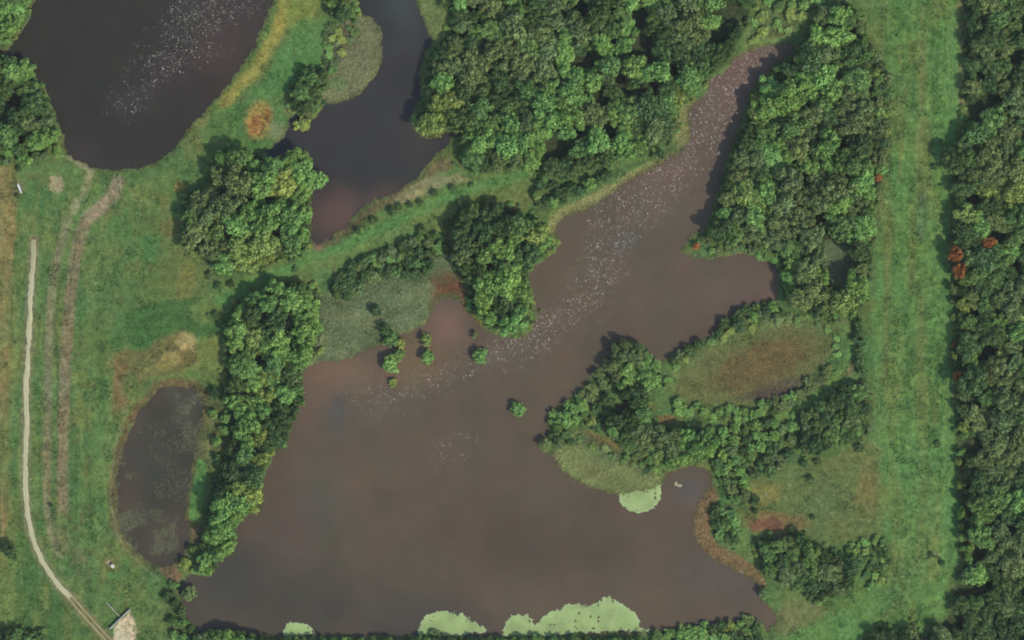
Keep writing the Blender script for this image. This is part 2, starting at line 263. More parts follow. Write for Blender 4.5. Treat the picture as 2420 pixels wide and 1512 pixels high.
# colour patches in the canopy: x, y, r, class
TINT = [(1635,205,40,'l'),(1522,170,30,'l'),(1500,60,22,'l'),(1560,15,26,'l'),(1310,285,60,'l'),(1250,300,60,'l'),(1100,150,60,'g'),(1060,215,30,'l'),(1050,275,50,'y'),(1010,285,30,'y'),(1580,310,40,'g'),(1620,60,50,'g'),(1350,60,50,'g'),
        (1480,340,40,'l'),(1840,250,40,'l'),(1900,210,40,'l'),(1830,340,40,'l'),(1925,180,30,'l'),(1860,150,30,'d'),(1985,440,50,'g'),(1890,460,60,'g'),(1960,640,70,'g'),(2030,250,40,'g'),(1935,380,40,'l'),(1880,400,30,'l'),
        (600,620,60,'y'),(700,400,40,'l'),(740,430,40,'l'),(720,520,40,'l'),(460,520,60,'g'),(480,600,40,'g'),(1200,700,60,'l'),(1180,770,40,'l'),(1240,680,30,'l'),(730,770,40,'l'),(700,830,30,'l'),(690,930,30,'l'),(640,1050,40,'y'),(600,1170,40,'y'),(560,1230,40,'l'),(540,1290,30,'l'),(500,1340,30,'l'),
        (2380,430,60,'y'),(2360,380,50,'g'),(2400,330,40,'g'),(2340,540,50,'g'),(2380,700,40,'g'),(2400,1000,80,'g'),(2350,1100,50,'g'),(2380,1300,60,'g'),(2340,1250,30,'l'),(2390,900,50,'g'),(60,160,40,'l'),(40,20,60,'l'),(110,330,30,'l'),(1470,830,40,'g'),(1520,880,40,'l'),(1600,1060,60,'l'),(1570,1030,40,'g')]
PAL = {'d': (64,86,52), 'm': (82,108,64), 'l': (98,128,74), 'g': (90,106,70), 'y': (108,124,70), 'r': (128,88,54)}

# hand placed trees and bushes: x, y, r, kind, palette, height factor, label
SINGLES = [
 (1027,455,9,'s','d',0.9,'small dark bush on the mud flat side of the causeway, left of two'),
 (1070,445,9,'s','d',0.9,'small dark bush on the mud flat side of the causeway, right of two'),
 (927,500,11,'s','d',0.9,'dark bush at the left end of the row above the causeway'),
 (944,488,9,'s','d',0.9,'dark bush second from left in the row above the causeway'),
 (968,484,9,'s','d',0.9,'dark bush third from left in the row above the causeway'),
 (992,479,8,'s','d',0.9,'dark bush at the right end of the row above the causeway'),
 (1115,438,7,'s','m',0.9,'little bush above the causeway near the large upper wood'),
 (995,543,11,'s','d',1,'dark bush below the causeway, left one near the middle wood'),
 (1030,556,10,'s','m',1,'green bush just above the right end of the thicket'),
 (1055,528,10,'s','d',1,'dark bush between the causeway and the middle peninsula wood'),
 (1088,488,12,'s','d',1,'dark bush at the upper left corner of the middle peninsula wood'),
 (882,520,10,'s','d',0.9,'dark bush on the shore side of the causeway, rightmost of two'),
 (845,545,8,'s','d',0.9,'dark bush on the shore side of the causeway, leftmost of two'),
 (520,680,12,'s','m',0.9,'green bush just below the grove between the dark ponds'),
 (548,672,9,'s','d',0.9,'small dark bush right of the one below the grove'),
 (496,652,10,'s','g',0.9,'grey green bush at the lower left foot of the grove'),
 (700,636,8,'s','m',0.8,'small bush on the causeway under the right end of the grove'),
 (28,1303,19,'t','d',1.0,'lone dark tree at the left edge beside the curving pale track'),
 (1225,967,20,'s','l',0.9,'round green bush standing alone in the open middle of the brown pond'),
 (1134,843,18,'s','l',1.1,'larger round bush in the water below the tip of the middle peninsula'),
 (1121,790,9,'s','g',1.0,'small pale round bush in the water just off the peninsula tip'),
 (1276,734,4.5,'s','g',0.9,'tiny pale tuft of a bush in the water right of the peninsula'),
 (1011,843,18,'s','l',1.1,'lower of the two bushes touching in the brown inlet, greener one'),
 (1006,802,15,'s','y',1.0,'upper of the two touching inlet bushes, straw tinted'),
 (922,862,20,'s','l',1.1,'bush at the lower end of the line of bushes in the inlet'),
 (943,838,15,'s','l',1.1,'bright bush right above the lowest one in the inlet line'),
 (946,812,14,'s','y',1.1,'yellowish bush on the right side of the inlet line of bushes'),
 (924,800,18,'s','m',1.2,'green bush where the inlet line of bushes meets the reeds'),
 (908,776,14,'s','d',1.2,'dark bush in the reeds above the inlet line of bushes'),
 (888,734,14,'s','d',1.1,'isolated dark bush in the middle of the grey green reeds'),
 (928,903,11,'s','y',0.9,'small straw coloured bush alone in water below the inlet line'),
 (715,293,19,'s','y',0.8,'pale dome shaped bush in the water below the spit clump'),
 (448,1402,18,'s','g',1.2,'grey green bush at the lower left shore of the brown pond'),
 (437,1330,14,'s','y',1.0,'yellow green bush between the swampy pool and the brown pond'),
 (1806,1402,15,'s','g',1.0,'pale round bush on the lower right tip of the shore'),
 (512,746,10,'s','d',1.0,'small dark bush in the grass left of the strip wood'),
 (494,744,5,'s','m',0.9,'very small bush left of the dark bush by the strip wood'),
 (1921,1222,7,'s','d',0.8,'tiny lone dark bush on the bare reddish patch of the meadow'),
 (2031,1058,11,'s','d',0.9,'lone bush at the lower right foot of the dark grove'),
 (1914,1130,10,'s','d',0.9,'dark bush in the meadow, lowest of three below the grove'),
 (1899,1094,10,'s','d',0.9,'dark bush in the meadow, left one just below the grove'),
 (1932,1092,9,'s','d',0.8,'dark bush in the meadow, right one just below the grove'),
 (1824,1062,16,'s','d',1.0,'isolated dark bush left of the dark grove'),
 (1820,1114,18,'s','m',0.9,'largest bush in the upper left of the meadow'),
 (1846,1100,12,'s','g',0.9,'greyish bush right of the largest bush in the meadow'),
 (1785,1182,12,'s','d',1.1,'dark bush above the reddish patch at the meadow edge'),
 (1785,1208,8,'s','d',1.0,'small dark bush right on the top rim of the reddish patch'),
 (2010,1342,22,'t','d',1.1,'dark tree at the right end of the small lower wood'),
 (2002,1378,18,'t','d',1.0,'dark tree below the right end of the small lower wood'),
 (1287,1048,14,'s','g',1.0,'grey green bush jutting into the brown pond at the peninsula tip'),
 (2243,370,24,'t','d',1.4,'dark tree leaning over the grass strip at the forest edge'),
 (2258,390,26,'t','d',1.5,'tall dark tree behind the one leaning over the grass strip'),
 (2256,602,18,'t','r',1.6,'upper rust red tree of the two at the forest edge'),
 (2263,640,18,'t','r',1.6,'lower rust red tree of the two at the forest edge'),
 (2334,572,18,'t','r',1.5,'rust red tree inside the forest right of the rusty pair'),
 (2264,888,15,'t','r',1.4,'lone rust orange tree at the forest edge halfway down'),
 (2253,815,7,'s','r',1.0,'small rusty bush above the lone rust orange tree'),
 (2074,420,11,'s','r',0.9,'rusty bush at the right edge of the wood by the grass strip'),
 (1645,582,10,'s','r',1.0,'rusty brown bush on the point of land in the brown pond'),
 (1023,1496,13,'s','d',0.5,'dark green bush rising through the duckweed by the bottom bank'),
 (121,1194,6,'s','d',0.9,'small dark bush between the grey bands of the left field'),
 (1200,70,0,'x','m',1,''),
 (1088,57,9,'s','d',1.0,'lower dark bush in the reeds at the upper wood corner'),
 (1042,8,9,'s','d',1.0,'upper dark bush in the reeds at the upper wood corner'),
 (1095,60,22,'t','g',1.0,'grey green tree at the upper left corner of the large wood'),
 (2226,1330,8,'s','d',0.9,'dark bush in the grass strip above the short ditch'),
 (2200,1310,7,'s','d',0.9,'small dark bush left end of the short ditch in the strip'),
 (2215,1048,9,'s','d',0.6,'low dark bush in the right part of the grass strip'),
 (2208,395,8,'s','d',0.8,'low dark bush in the grass strip left of the leaning tree'),
 (45,400,8,'s','d',0.9,'small dark bush above the narrow white boat'),
 (42,464,7,'s','d',0.8,'small dark bush below the narrow white boat'),
]
SPARSE = {'brush along the top of the bog': 1.15, 'bushes on the neck of the spit': 1.05, 'bushes at the tail of the lower peninsula': 1.5, 'thicket below the curved path': 0.74, 'scrub along the left rim of the strip wood': 1.5, 'bushes by the narrow shoreline neck': 1.25, 'scrub between the bog and the cove': 0.9, 'hummocky brush in the lower right': 1.0, 'thicket on the lower peninsula rim': 0.95, 'bushes near the grass strip': 1.0, 'scrub at the right hand forest edge': 1.1, 'bright brush at the head of the brown channel': 1.2, 'brush behind the upper reed fringe': 0.78}
SINGLES = [s for s in SINGLES if s[3] != 'x']

# ------------------------------------------------------------------ ground: one sheet, height and surface cover
x0, x1, y0, y1, STEP = -210.0, 2632.0, -190.0, 1700.0, 2.35
gx = np.arange(x0, x1, STEP); gy = np.arange(y0, y1, STEP); NX, NY = len(gx), len(gy)
GX, GY = [a.ravel() for a in np.meshgrid(gx, gy)]
wx = (fbm(GX, GY, 22, 3, 4) - 0.5) * 13 + (vn(GX, GY, 5, 9) - 0.5) * 4; wy = (fbm(GX, GY, 22, 5, 4) - 0.5) * 13 + (vn(GX, GY, 5, 12) - 0.5) * 4
QX = GX + wx * 0.75 + (fbm(GX, GY, 11, 101, 3) - 0.5) * 11; QY = GY + wy * 0.75 + (fbm(GX, GY, 11, 103, 3) - 0.5) * 11
d_pond = np.full(GX.shape, 60.0); which = {}
for nm, P in PONDS:
    d = sdf(QX, QY, P); which[nm] = d; d_pond = np.minimum(d_pond, d)
dm = d_pond * S                                              # metres from the shore
WATER_Z = -0.7
flat = 1 - sstep(4, 22, np.minimum(ldist(GX, GY, TRACK + [(250, 1506)]), ldist(GX, GY, [(270,1500),(300,1500)])))
H = (fbm(GX, GY, 60, 21, 4) - 0.5) * 0.8 + (fbm(GX, GY, 9, 23, 3) - 0.5) * 0.28
H = H * (1 - flat)
land = WATER_Z + 0.12 + np.clip(dm, 0, 3.2) * 0.19; H = np.where(dm > 0, np.minimum(H, land + np.clip(dm - 3.2, 0, 9) * 0.3), WATER_Z + 0.12 + np.clip(dm * 0.5, -2.0, 0))
lev = np.exp(-((GX - 2175) / 62) ** 4); H = H + lev * 0.5

C = np.zeros((GX.size, 3)); C[:] = gcol((86, 111, 68))
def mixc(c, a):
    global C
    a = np.clip(a, 0, 1)[:, None]; C = C * (1 - a) + gcol(c) * a
def poly(P, c, soft=6, s=1.0, warp=1.0):
    d = sdf(GX + wx * warp, GY + wy * warp, P); mixc(c, sstep(soft, -soft, d) * s)
def blob(cx, cy, rx, ry, c, s=1.0, ang=0, warp=1.0, p=2):
    a = math.radians(ang); X = GX + wx * warp - cx; Y = GY + wy * warp - cy
    u = (X * math.cos(a) + Y * math.sin(a)) / rx; v = (-X * math.sin(a) + Y * math.cos(a)) / ry
    q = (np.abs(u) ** p + np.abs(v) ** p) ** (1 / p); mixc(c, sstep(1.15, 0.55, q) * s)
def line(pts, w, c, s=1.0, soft=4, warp=0.5, brk=None):
    d = ldist(GX + wx * warp, GY + wy * warp, pts); a = sstep(w / 2 + soft, w / 2 - soft, d) * s
    if brk: a = a * sstep(0.5 - brk, 0.5 + brk, fbm(GX, GY, 14, 77, 3) + 0.08)
    mixc(c, a)
n_a = fbm(GX, GY, 90, 31, 4); n_b = fbm(GX, GY, 26, 41, 4); n_c = fbm(GX * 2.2, GY * 0.45, 60, 51, 4)
mixc((108, 116, 68), sstep(0.52, 0.72, n_a) * 0.75); mixc((74, 108, 62), sstep(0.48, 0.25, n_a) * 0.7)
mixc((98, 100, 64), sstep(0.58, 0.75, n_b) * 0.6); mixc((70, 100, 60), sstep(0.42, 0.25, n_b) * 0.5)
# left field
poly([(-300,360),(30,372),(40,420),(38,560),(36,800),(24,1000),(22,1200),(20,1330),(-300,1400)], (112, 112, 70), 8)
poly([(-300,372),(18,384),(34,430),(36,520),(30,640),(20,760),(14,1000),(-300,1100)], (126, 114, 80), 8, 0.85)
blob(0, 1220, 18, 60, (138, 118, 88), 0.8)
poly([(-300,1290),(10,1290),(36,1330),(36,1400),(30,1440),(38,1480),(-300,1490)], (98, 120, 72), 4, 0.8)
poly([(36,1340),(80,1310),(130,1370),(180,1440),(210,1512),(40,1560),(34,1430)], (68, 98, 56), 8, 0.75)
mixc((104, 112, 66), sstep(0.5, 0.75, n_c) * sstep(620, 100, GX) * sstep(390, 450, GY) * 0.7)
blob(430, 660, 70, 110, (98, 104, 62), 0.7); blob(440, 670, 25, 60, (116, 112, 66), 0.7, 10); blob(350, 700, 60, 50, (80, 104, 60), 0.6)
blob(235, 1050, 20, 260, (82, 112, 66), 0.7); blob(225, 760, 40, 140, (84, 110, 66), 0.6)
poly([(290,770),(340,720),(480,700),(560,710),(540,800),(500,800),(430,790),(330,820),(300,810)], (62, 96, 54), 10, 0.85)
line([(320,815),(360,800),(380,792)], 3, (48, 80, 42), 0.8, 2)
poly([(272,835),(300,825),(330,830),(380,800),(430,780),(465,800),(466,860),(400,880),(345,900),(300,960),(262,985),(264,900)], (104, 98, 64), 8, 0.9)
blob(440, 808, 24, 28, (158, 144, 104), 0.9, -30); blob(404, 850, 30, 22, (140, 128, 88), 0.8, -20); blob(375, 868, 50, 14, (118, 114, 70), 0.8, -15); blob(285, 910, 20, 70, (116, 98, 72), 0.7); blob(310, 910, 24, 36, (86, 108, 62), 0.7)
poly([(468,800),(510,790),(535,810),(536,870),(520,920),(490,900),(470,870)], (106, 116, 68), 8, 0.8)
n_e = fbm(GX * 5.0 + (GY - 800) * 0.25 * (GY < 800), GY * 0.45, 60, 59, 3); lf = sstep(300, 240, GX) * sstep(420, 520, GY) * sstep(1420, 1300, GY); mixc((106, 124, 78), sstep(0.55, 0.75, n_e) * lf * 0.6); mixc((64, 92, 54), sstep(0.45, 0.28, n_e) * lf * 0.5)
# ribs of grey gravel and the track shoulders
line(BAND_B, 19, (122, 117, 94), 0.9, 6, 0.3); line(BAND_C, 27, (120, 109, 90), 0.95, 7, 0.3); line([(278,430),(266,462),(240,488),(212,512)], 30, (138, 126, 112), 0.95, 7, 0.4)
line([(212,405),(204,440),(186,470),(172,498)], 20, (142, 136, 110), 0.95, 6, 0.4, 0.4); line([(165,368),(190,388),(214,400)], 14, (150, 146, 124), 0.8, 5, 0.4)
blob(132, 435, 22, 24, (148, 136, 114), 0.95, 20); line([(190,545),(168,640),(166,700)], 5, (62, 66, 46), 0.8, 3, 0.6, 0.3)
line([(130,770),(133,830),(137,860),(136,1000),(134,1100)], 5, (62, 86, 48), 0.9, 2, 0.6, 0.25); line([(121,1190),(124,1240),(136,1280),(150,1312)], 4, (66, 78, 50), 0.8, 2, 0.5)
line([(142,1262),(168,1296),(190,1330),(200,1366)], 30, (112, 104, 84), 0.75, 10, 1.0, 0.35)
line(TRACK, 24, (112, 110, 90), 0.85, 6, 0.2); line(RUTS, 30, (112, 106, 80), 0.7, 8, 0.5)
line([(82,540),(84,480),(100,430)], 12, (106, 112, 74), 0.5, 8)
poly([(268,1484),(306,1446),(314,1462),(326,1490),(308,1540),(270,1560)], (186, 174, 158), 4, 1.0, 0.6)
blob(262, 1331, 30, 22, (110, 106, 66), 0.7)
blob(46, 445, 12, 20, (104, 102, 80), 0.9, 10)
# strip between the two dark ponds
line([(470,290),(550,210),(600,150),(640,80),(660,0),(670,-100)], 34, (96, 116, 66), 0.8, 8)
line([(530,240),(590,180),(630,120),(660,70),(676,0),(690,-100)], 30, (140, 132, 74), 0.9, 9, 1.2); blob(712, 20, 50, 60, (116, 126, 68), 0.8, 20)
poly([(740,40),(766,60),(766,120),(766,160),(720,160),(690,200),(650,230),(610,240),(580,240),(640,160),(680,90),(700,50)], (80, 118, 70), 8, 0.85)
blob(612, 282, 34, 52, (134, 118, 72), 0.9, 20); blob(604, 296, 18, 34, (146, 100, 66), 0.85, 25); blob(630, 268, 10, 14, (132, 80, 54), 0.85); blob(655, 312, 28, 30, (112, 116, 88), 0.9)
sp = sstep(0.5, 0.62, vn(GX, GY, 4.5, 611)) * sstep(1.1, 0.7, np.hypot((GX - 612) / 34, (GY - 284) / 50)); mixc((156, 132, 78), sp * 0.8); sp = sstep(0.62, 0.7, vn(GX, GY, 5, 613)) * sstep(1.1, 0.7, np.hypot((GX - 614) / 26, (GY - 288) / 40)); mixc((110, 66, 44), sp * 0.8)
blob(424, 442, 17, 14, (136, 118, 62), 0.9); blob(402, 540, 26, 30, (112, 96, 62), 0.7); blob(360, 530, 60, 30, (96, 108, 66), 0.5)
blob(478, 290, 24, 12, (120, 122, 80), 0.8, -40)
# reeds and marsh floors
R1 = [(765,100),(790,62),(815,52),(846,38),(875,42),(893,62),(902,90),(902,137),(890,170),(864,200),(845,222),(805,238),(768,243),(762,225),(780,205),(776,180),(764,158)]
R2 = [(745,715),(775,690),(800,706),(850,668),(900,660),(960,648),(985,655),(1005,622),(1040,565),(1062,560),(1072,600),(1092,655),(1086,678),(1036,680),(1014,742),(995,770),(947,792),(892,814),(830,847),(797,854),(760,852),(735,866),(742,820),(757,770)]
R3 = [(1305,1076),(1330,1108),(1360,1133),(1415,1158),(1460,1167),(1520,1160),(1562,1144),(1564,1128),(1520,1106),(1470,1078),(1430,1044),(1380,1016),(1340,1040)]
R4 = [(1598,905),(1615,880),(1660,842),(1720,806),(1780,782),(1840,768),(1900,766),(1950,782),(1972,806),(1965,840),(1940,872),(1895,900),(1850,928),(1780,948),(1690,956),(1620,944),(1596,925)]
R5 = [(1640,225),(1650,240),(1630,290),(1636,330),(1606,365),(1545,405),(1480,432),(1430,472),(1395,492),(1335,516),(1318,532),(1306,560),(1296,550),(1298,520),(1320,495),(1380,468),(1440,438),(1500,402),(1560,362),(1596,330),(1600,290),(1612,250)]
R6 = [(1664,1158),(1690,1150),(1698,1180),(1680,1230),(1680,1262),(1700,1288),(1745,1310),(1790,1346),(1812,1380),(1800,1400),(1782,1368),(1742,1351),(1685,1321),(1653,1293),(1638,1265),(1640,1221),(1652,1190)]
R7 = [(1940,570),(1985,565),(2018,600),(2024,650),(2010,690),(1975,700),(1955,650)]
R8 = [(985,-90),(1035,-90),(1062,0),(1058,60),(1072,100),(1030,112),(1020,80),(1006,50),(993,22)]
R9 = [(1690,780),(1760,745),(1840,732),(1925,752),(1990,762),(1980,790),(1900,764),(1780,780),(1700,812),(1640,850),(1600,892),(1585,880),(1620,842)]
FLOORS = [(R1, (118, 120, 92)), (R2, (104, 118, 88)), (R3, (124, 134, 88)), (R5, (132, 132, 90)), (R6, (126, 102, 76)), (R7, (96, 112, 82)), (R8, (112, 126, 80)), (R9, (108, 124, 76))]
for P, c in FLOORS: poly(P, c, 5, 0.95, 0.6)
blob(820, 90, 20, 40, (118, 100, 66), 0.5, 10); blob(800, 195, 24, 18, (100, 128, 80), 0.7)
poly([(1780,-100),(1975,-100),(1940,20),(1890,70),(1850,100),(1800,104),(1752,112),(1770,60),(1785,0)], (108, 126, 78), 8, 0.9); blob(1850, 70, 40, 14, (112, 104, 70), 0.7, -25); poly([(1262,420),(1400,404),(1500,376),(1600,330),(1604,356),(1550,380),(1440,430),(1330,482),(1300,510),(1270,505)], (88, 116, 70), 8, 0.8)
blob(1860, 500, 60, 50, (84, 92, 66), 0.5)
poly([(1020,655),(1098,655),(1106,735),(1085,700),(1062,690),(1036,700),(1014,735)], (116, 82, 62), 8, 0.9); blob(1060, 668, 36, 30, (118, 80, 58), 0.9, 0, 1.5); blob(1100, 640, 26, 50, (88, 92, 60), 0.5); blob(1128, 750, 26, 22, (122, 112, 66), 0.7, 40)
poly(R4, (104, 108, 68), 10, 0.95, 1.5); blob(1800, 862, 146, 56, (108, 92, 62), 0.9, -22, 2.2); blob(1850, 920, 110, 26, (92, 80, 68), 0.85, -12, 1.5); blob(1830, 930, 60, 12, (84, 72, 70), 0.8, -10)
blob(1400, 955, 22, 16, (108, 92, 68), 0.8); blob(1428, 1045, 66, 14, (110, 96, 60), 0.8, 28); blob(1566, 992, 42, 11, (124, 96, 66), 0.9, 0); blob(1420, 1070, 60, 20, (108, 132, 88), 0.5, 20); blob(1400, 1115, 60, 18, (120, 116, 76), 0.5, 20)
blob(1530, 965, 30, 16, (110, 112, 62), 0.7); blob(1740, 1040, 60, 26, (106, 114, 64), 0.6, -20)
mR = sstep(4, -8, sdf(GX + wx, GY + wy, R2)); nr = fbm(GX * 0.8 + GY * 0.6, GY * 1.5 - GX * 0.5, 34, 433, 4); mixc((84, 96, 66), mR * sstep(0.5, 0.3, nr) * 0.7); mixc((120, 126, 94), mR * sstep(0.55, 0.75, nr) * 0.7)
# causeway track running up to the right, and the mud below it
line([(480,735),(560,690),(640,655),(740,612),(850,572),(960,520),(1050,476),(1150,440),(1250,408)], 60, (98, 116, 68), 0.8, 10)
line([(520,712),(600,668),(680,636),(740,606),(850,566),(960,512),(1050,470),(1150,436),(1240,408),(1270,380)], 30, (86, 124, 72), 0.85, 8); line([(700,640),(850,580),(960,530),(1060,482),(1160,440)], 5, (112, 122, 76), 0.5, 3)
poly([(930,466),(960,440),(1000,424),(1040,412),(1090,414),(1110,424),(1060,438),(1010,456),(960,482),(925,488)], (132, 128, 98), 6, 1.0)
poly([(735,560),(760,560),(830,530),(880,478),(930,462),(965,435),(985,430),(1012,396),(1040,372),(1070,376),(1060,400),(1000,425),(960,442),(925,478),(880,512),(830,548),(780,580),(742,586)], (108, 94, 70), 5, 0.9); blob(778, 565, 22, 14, (116, 114, 88), 0.9, -20); blob(752, 582, 16, 10, (128, 100, 88), 0.8)
line([(790,572),(850,530),(880,500),(925,484)], 14, (70, 76, 50), 0.7, 6, 1.5, 0.4)
line([(1550,402),(1500,418),(1430,466)], 8, (118, 112, 80), 0.4, 4)
# grass strip on the right
poly([(2088,-200),(2268,-200),(2262,350),(2244,380),(2252,470),(2235,600),(2250,760),(2252,1000),(2265,1200),(2262,1330),(2238,1380),(2232,1450),(2160,1480),(2050,1500),(1900,1600),(1850,1512),(1990,1440),(2060,1370),(2090,1290),(2070,1100),(2066,760),(2075,560),(2105,460)], (88, 122, 70), 8, 0.95)
n_d = fbm(GX * 5.0, GY * 0.5, 60, 57, 3); mixc((104, 130, 80), sstep(0.55, 0.75, n_d) * sstep(2075, 2095, GX) * sstep(2262, 2240, GX) * 0.6); mixc((66, 98, 56), sstep(0.45, 0.28, n_d) * sstep(2075, 2095, GX) * sstep(2262, 2240, GX) * 0.6)
mixc((108, 116, 70), sstep(0.5, 0.72, n_c) * sstep(2070, 2090, GX) * sstep(2262, 2240, GX) * 0.55)
line([(2182,20),(2180,100),(2178,200),(2176,350),(2174,480)], 18, (102, 114, 72), 0.6, 7, 0.9); line([(2174,700),(2172,900),(2186,1050),(2184,1200),(2176,1300),(2150,1380),(2100,1450),(2050,1512),(2000,1580)], 22, (98, 114, 70), 0.6, 9, 1.0)
line([(2102,520),(2098,620),(2094,800),(2090,900)], 16, (104, 112, 70), 0.6, 7, 0.9); line([(2180,460),(2176,560)], 20, (88, 108, 80), 0.7, 8)
line([(2250,-100),(2254,100),(2256,250),(2240,380),(2232,500),(2234,600),(2242,720),(2242,1000),(2240,1200),(2236,1300),(2226,1380),(2218,1440)], 18, (94, 128, 78), 0.85, 5, 0.3)
for o in (-3.5, 3.5): line([(2246+o,-100),(2250+o,100),(2252+o,250),(2240+o,360),(2234+o,470),(2232+o,600),(2240+o,720),(2243+o,1000),(2241+o,1200),(2235+o,1330),(2222+o,1440)], 2.6, (74, 104, 58), 0.6, 1.3, 0.1)
line([(2268,-100),(2272,100),(2274,200),(2272,320)], 15, (120, 118, 82), 0.85, 5, 0.8); line([(2272,1060),(2280,1180),(2282,1300),(2270,1350)], 16, (112, 112, 76), 0.7, 7, 1)
for o in (0, 12): line([(2085+o,740),(2068+o,900),(2068+o,1100)], 4, (112, 126, 82), 0.5, 3, 0.4)
for o in (0, 16): line([(2140+o*.6,1330),(2110+o*.6,1380),(2060+o,1440),(1990+o,1500),(1960+o,1560)], 6, (104, 132, 82), 0.7, 3, 0.4)
line([(2108,1380),(2090,1400)], 8, (100,90,66), 0.4)
line([(2185,1325),(2200,1312),(2222,1316)], 5, (46, 54, 30), 0.9, 2, 0.6); line([(2188,1310),(2205,1305),(2218,1308)], 5, (126, 128, 96), 0.7, 3)
# meadow in the lower right
poly([(1790,1140),(1880,1100),(1900,1070),(1960,1080),(2040,1040),(2076,1060),(2086,1200),(2080,1270),(2000,1290),(1930,1290),(1850,1250),(1760,1240),(1745,1205)], (94, 106, 66), 12, 0.95)
blob(2050, 1160, 30, 80, (112, 104, 68), 0.6, 0, 1.8); blob(1960, 1180, 60, 60, (88, 102, 68), 0.6); blob(1800, 1170, 60, 28, (116, 116, 70), 0.8, -10); blob(1850, 1070, 60, 20, (108, 116, 66), 0.6, -50)
blob(1840, 1236, 90, 27, (116, 96, 66), 0.95, 0, 1.6); blob(1812, 1240, 46, 18, (106, 76, 64), 0.95, 0, 1.6); blob(1740, 1280, 50, 34, (92, 120, 74), 0.7, 30)
blob(1966, 1215, 10, 6, (130, 128, 90), 0.5); blob(2080, 1064, 5, 4, (140, 138, 110), 0.8)
poly([(1832,1460),(1840,1440),(1870,1415),(1920,1410),(1960,1430),(1930,1460),(1880,1490),(1840,1500)], (110, 106, 76), 10, 0.55)
poly([(1985,1290),(2080,1270),(2100,1300),(2090,1360),(2040,1400),(1990,1430),(1950,1430),(2010,1400),(2030,1350)], (82, 112, 64), 8, 0.8)
blob(2010, 868, 14, 24, (112, 102, 76), 0.9); blob(1960, 958, 36, 10, (112, 100, 72), 0.8, -28); line([(1690,1018),(1760,1004),(1840,985),(1890,965),(1950,915),(2000,860),(2020,800)], 16, (98, 128, 72), 0.9, 6); blob(1745, 1042, 46, 20, (112, 118, 66), 0.8, -20)
blob(2330, 400, 60, 20, (124, 124, 84), 0.5, -10); line([(2320,530),(2355,590),(2400,620)], 16, (112, 122, 72), 0.8, 6)
# rims of the ponds and the forest floor
dD = which['D']; a = np.arctan2(GY - 1130, GX - 380)
rim = sstep(24, 9, dD) * sstep(-26, -12, dD); mixc((98, 74, 58), rim * np.where((GX < 300) | (GY < 1000), 0.95, 0.5) * (0.6 + 0.4 * n_b))
line([(300,960),(275,1040),(262,1134),(262,1190),(272,1250),(290,1290),(330,1330),(348,1350),(380,1372)], 5, (118, 122, 92), 0.6, 3, 0.5)
poly([(455,1050),(482,1050),(500,1090),(484,1160),(476,1220),(468,1245),(450,1236),(452,1180),(462,1120)], (92, 84, 66), 5, 0.5); poly([(468,1084),(490,1096),(486,1150),(474,1222),(458,1234),(446,1222),(450,1184),(457,1140)], (90, 130, 74), 4, 1.0, 0.5)
poly([(452,1250),(478,1236),(486,1270),(474,1300),(450,1300)], (118, 96, 76), 5, 0.9); poly([(378,1340),(410,1330),(428,1360),(420,1380),(400,1372)], (122, 96, 76), 5, 0.9); blob(500,1000,24,90,(104,106,74),0.7,5)
mixc((92, 86, 62), sstep(7, 1, d_pond) * 0.5)
wood_floor = np.zeros(GX.shape)
for nm, st in STANDS.items(): wood_floor = np.maximum(wood_floor, sstep(6, -10, sdf(GX + wx, GY + wy, st[0])))
for nm, st in SHRUBS.items(): wood_floor = np.maximum(wood_floor, 0.5 * sstep(4, -8, sdf(GX + wx, GY + wy, st[0])))
mixc((52, 58, 42), wood_floor * 0.85)  # dark leaf litter and soil under the trees and bushes
poly(R7, (100, 114, 86), 6, 1.0, 0.6); wood_floor *= 1 - sstep(6, -4, sdf(GX, GY, R7))
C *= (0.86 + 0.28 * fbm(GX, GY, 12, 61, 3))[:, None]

def sampler(A):
    A2 = A.reshape(NY, NX, -1)
    def f(x, y):
        u = np.clip((np.asarray(x) - x0) / STEP, 0, NX - 1.001); v = np.clip((np.asarray(y) - y0) / STEP, 0, NY - 1.001)
        i = u.astype(int); j = v.astype(int); fu = (u - i)[..., None]; fv = (v - j)[..., None]
        return (A2[j, i] * (1 - fu) + A2[j, i + 1] * fu) * (1 - fv) + (A2[j + 1, i] * (1 - fu) + A2[j + 1, i + 1] * fu) * fv
    return f
s_h = sampler(H); s_c = sampler(C); s_dp = sampler(d_pond); s_wf = sampler(wood_floor); s_fl = sampler(flat)
def gz(x, y): return float(s_h(np.array([x]), np.array([y]))[0, 0])

ext = np.array([60., 200, 600, 2000, 8000, 30000])
ex = np.concatenate([x0 - ext[::-1], gx, gx[-1] + ext]); ey = np.concatenate([y0 - ext[::-1], gy, gy[-1] + ext])
EX, EY = np.meshgrid(ex, ey); E = len(ext)
HH = np.zeros(EX.shape); CC = np.zeros(EX.shape + (3,)); CC[:] = gcol((84, 100, 66)) 
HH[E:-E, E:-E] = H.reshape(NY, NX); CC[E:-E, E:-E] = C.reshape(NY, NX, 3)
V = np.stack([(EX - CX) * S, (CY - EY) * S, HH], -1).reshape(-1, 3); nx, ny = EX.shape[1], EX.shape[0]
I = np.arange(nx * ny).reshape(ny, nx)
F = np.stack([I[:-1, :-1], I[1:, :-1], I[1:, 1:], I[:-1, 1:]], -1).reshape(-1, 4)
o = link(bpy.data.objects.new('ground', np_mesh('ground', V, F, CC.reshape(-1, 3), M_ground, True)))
tag(o, 'grassy and muddy ground between the ponds and woods', 'ground', kind='structure')

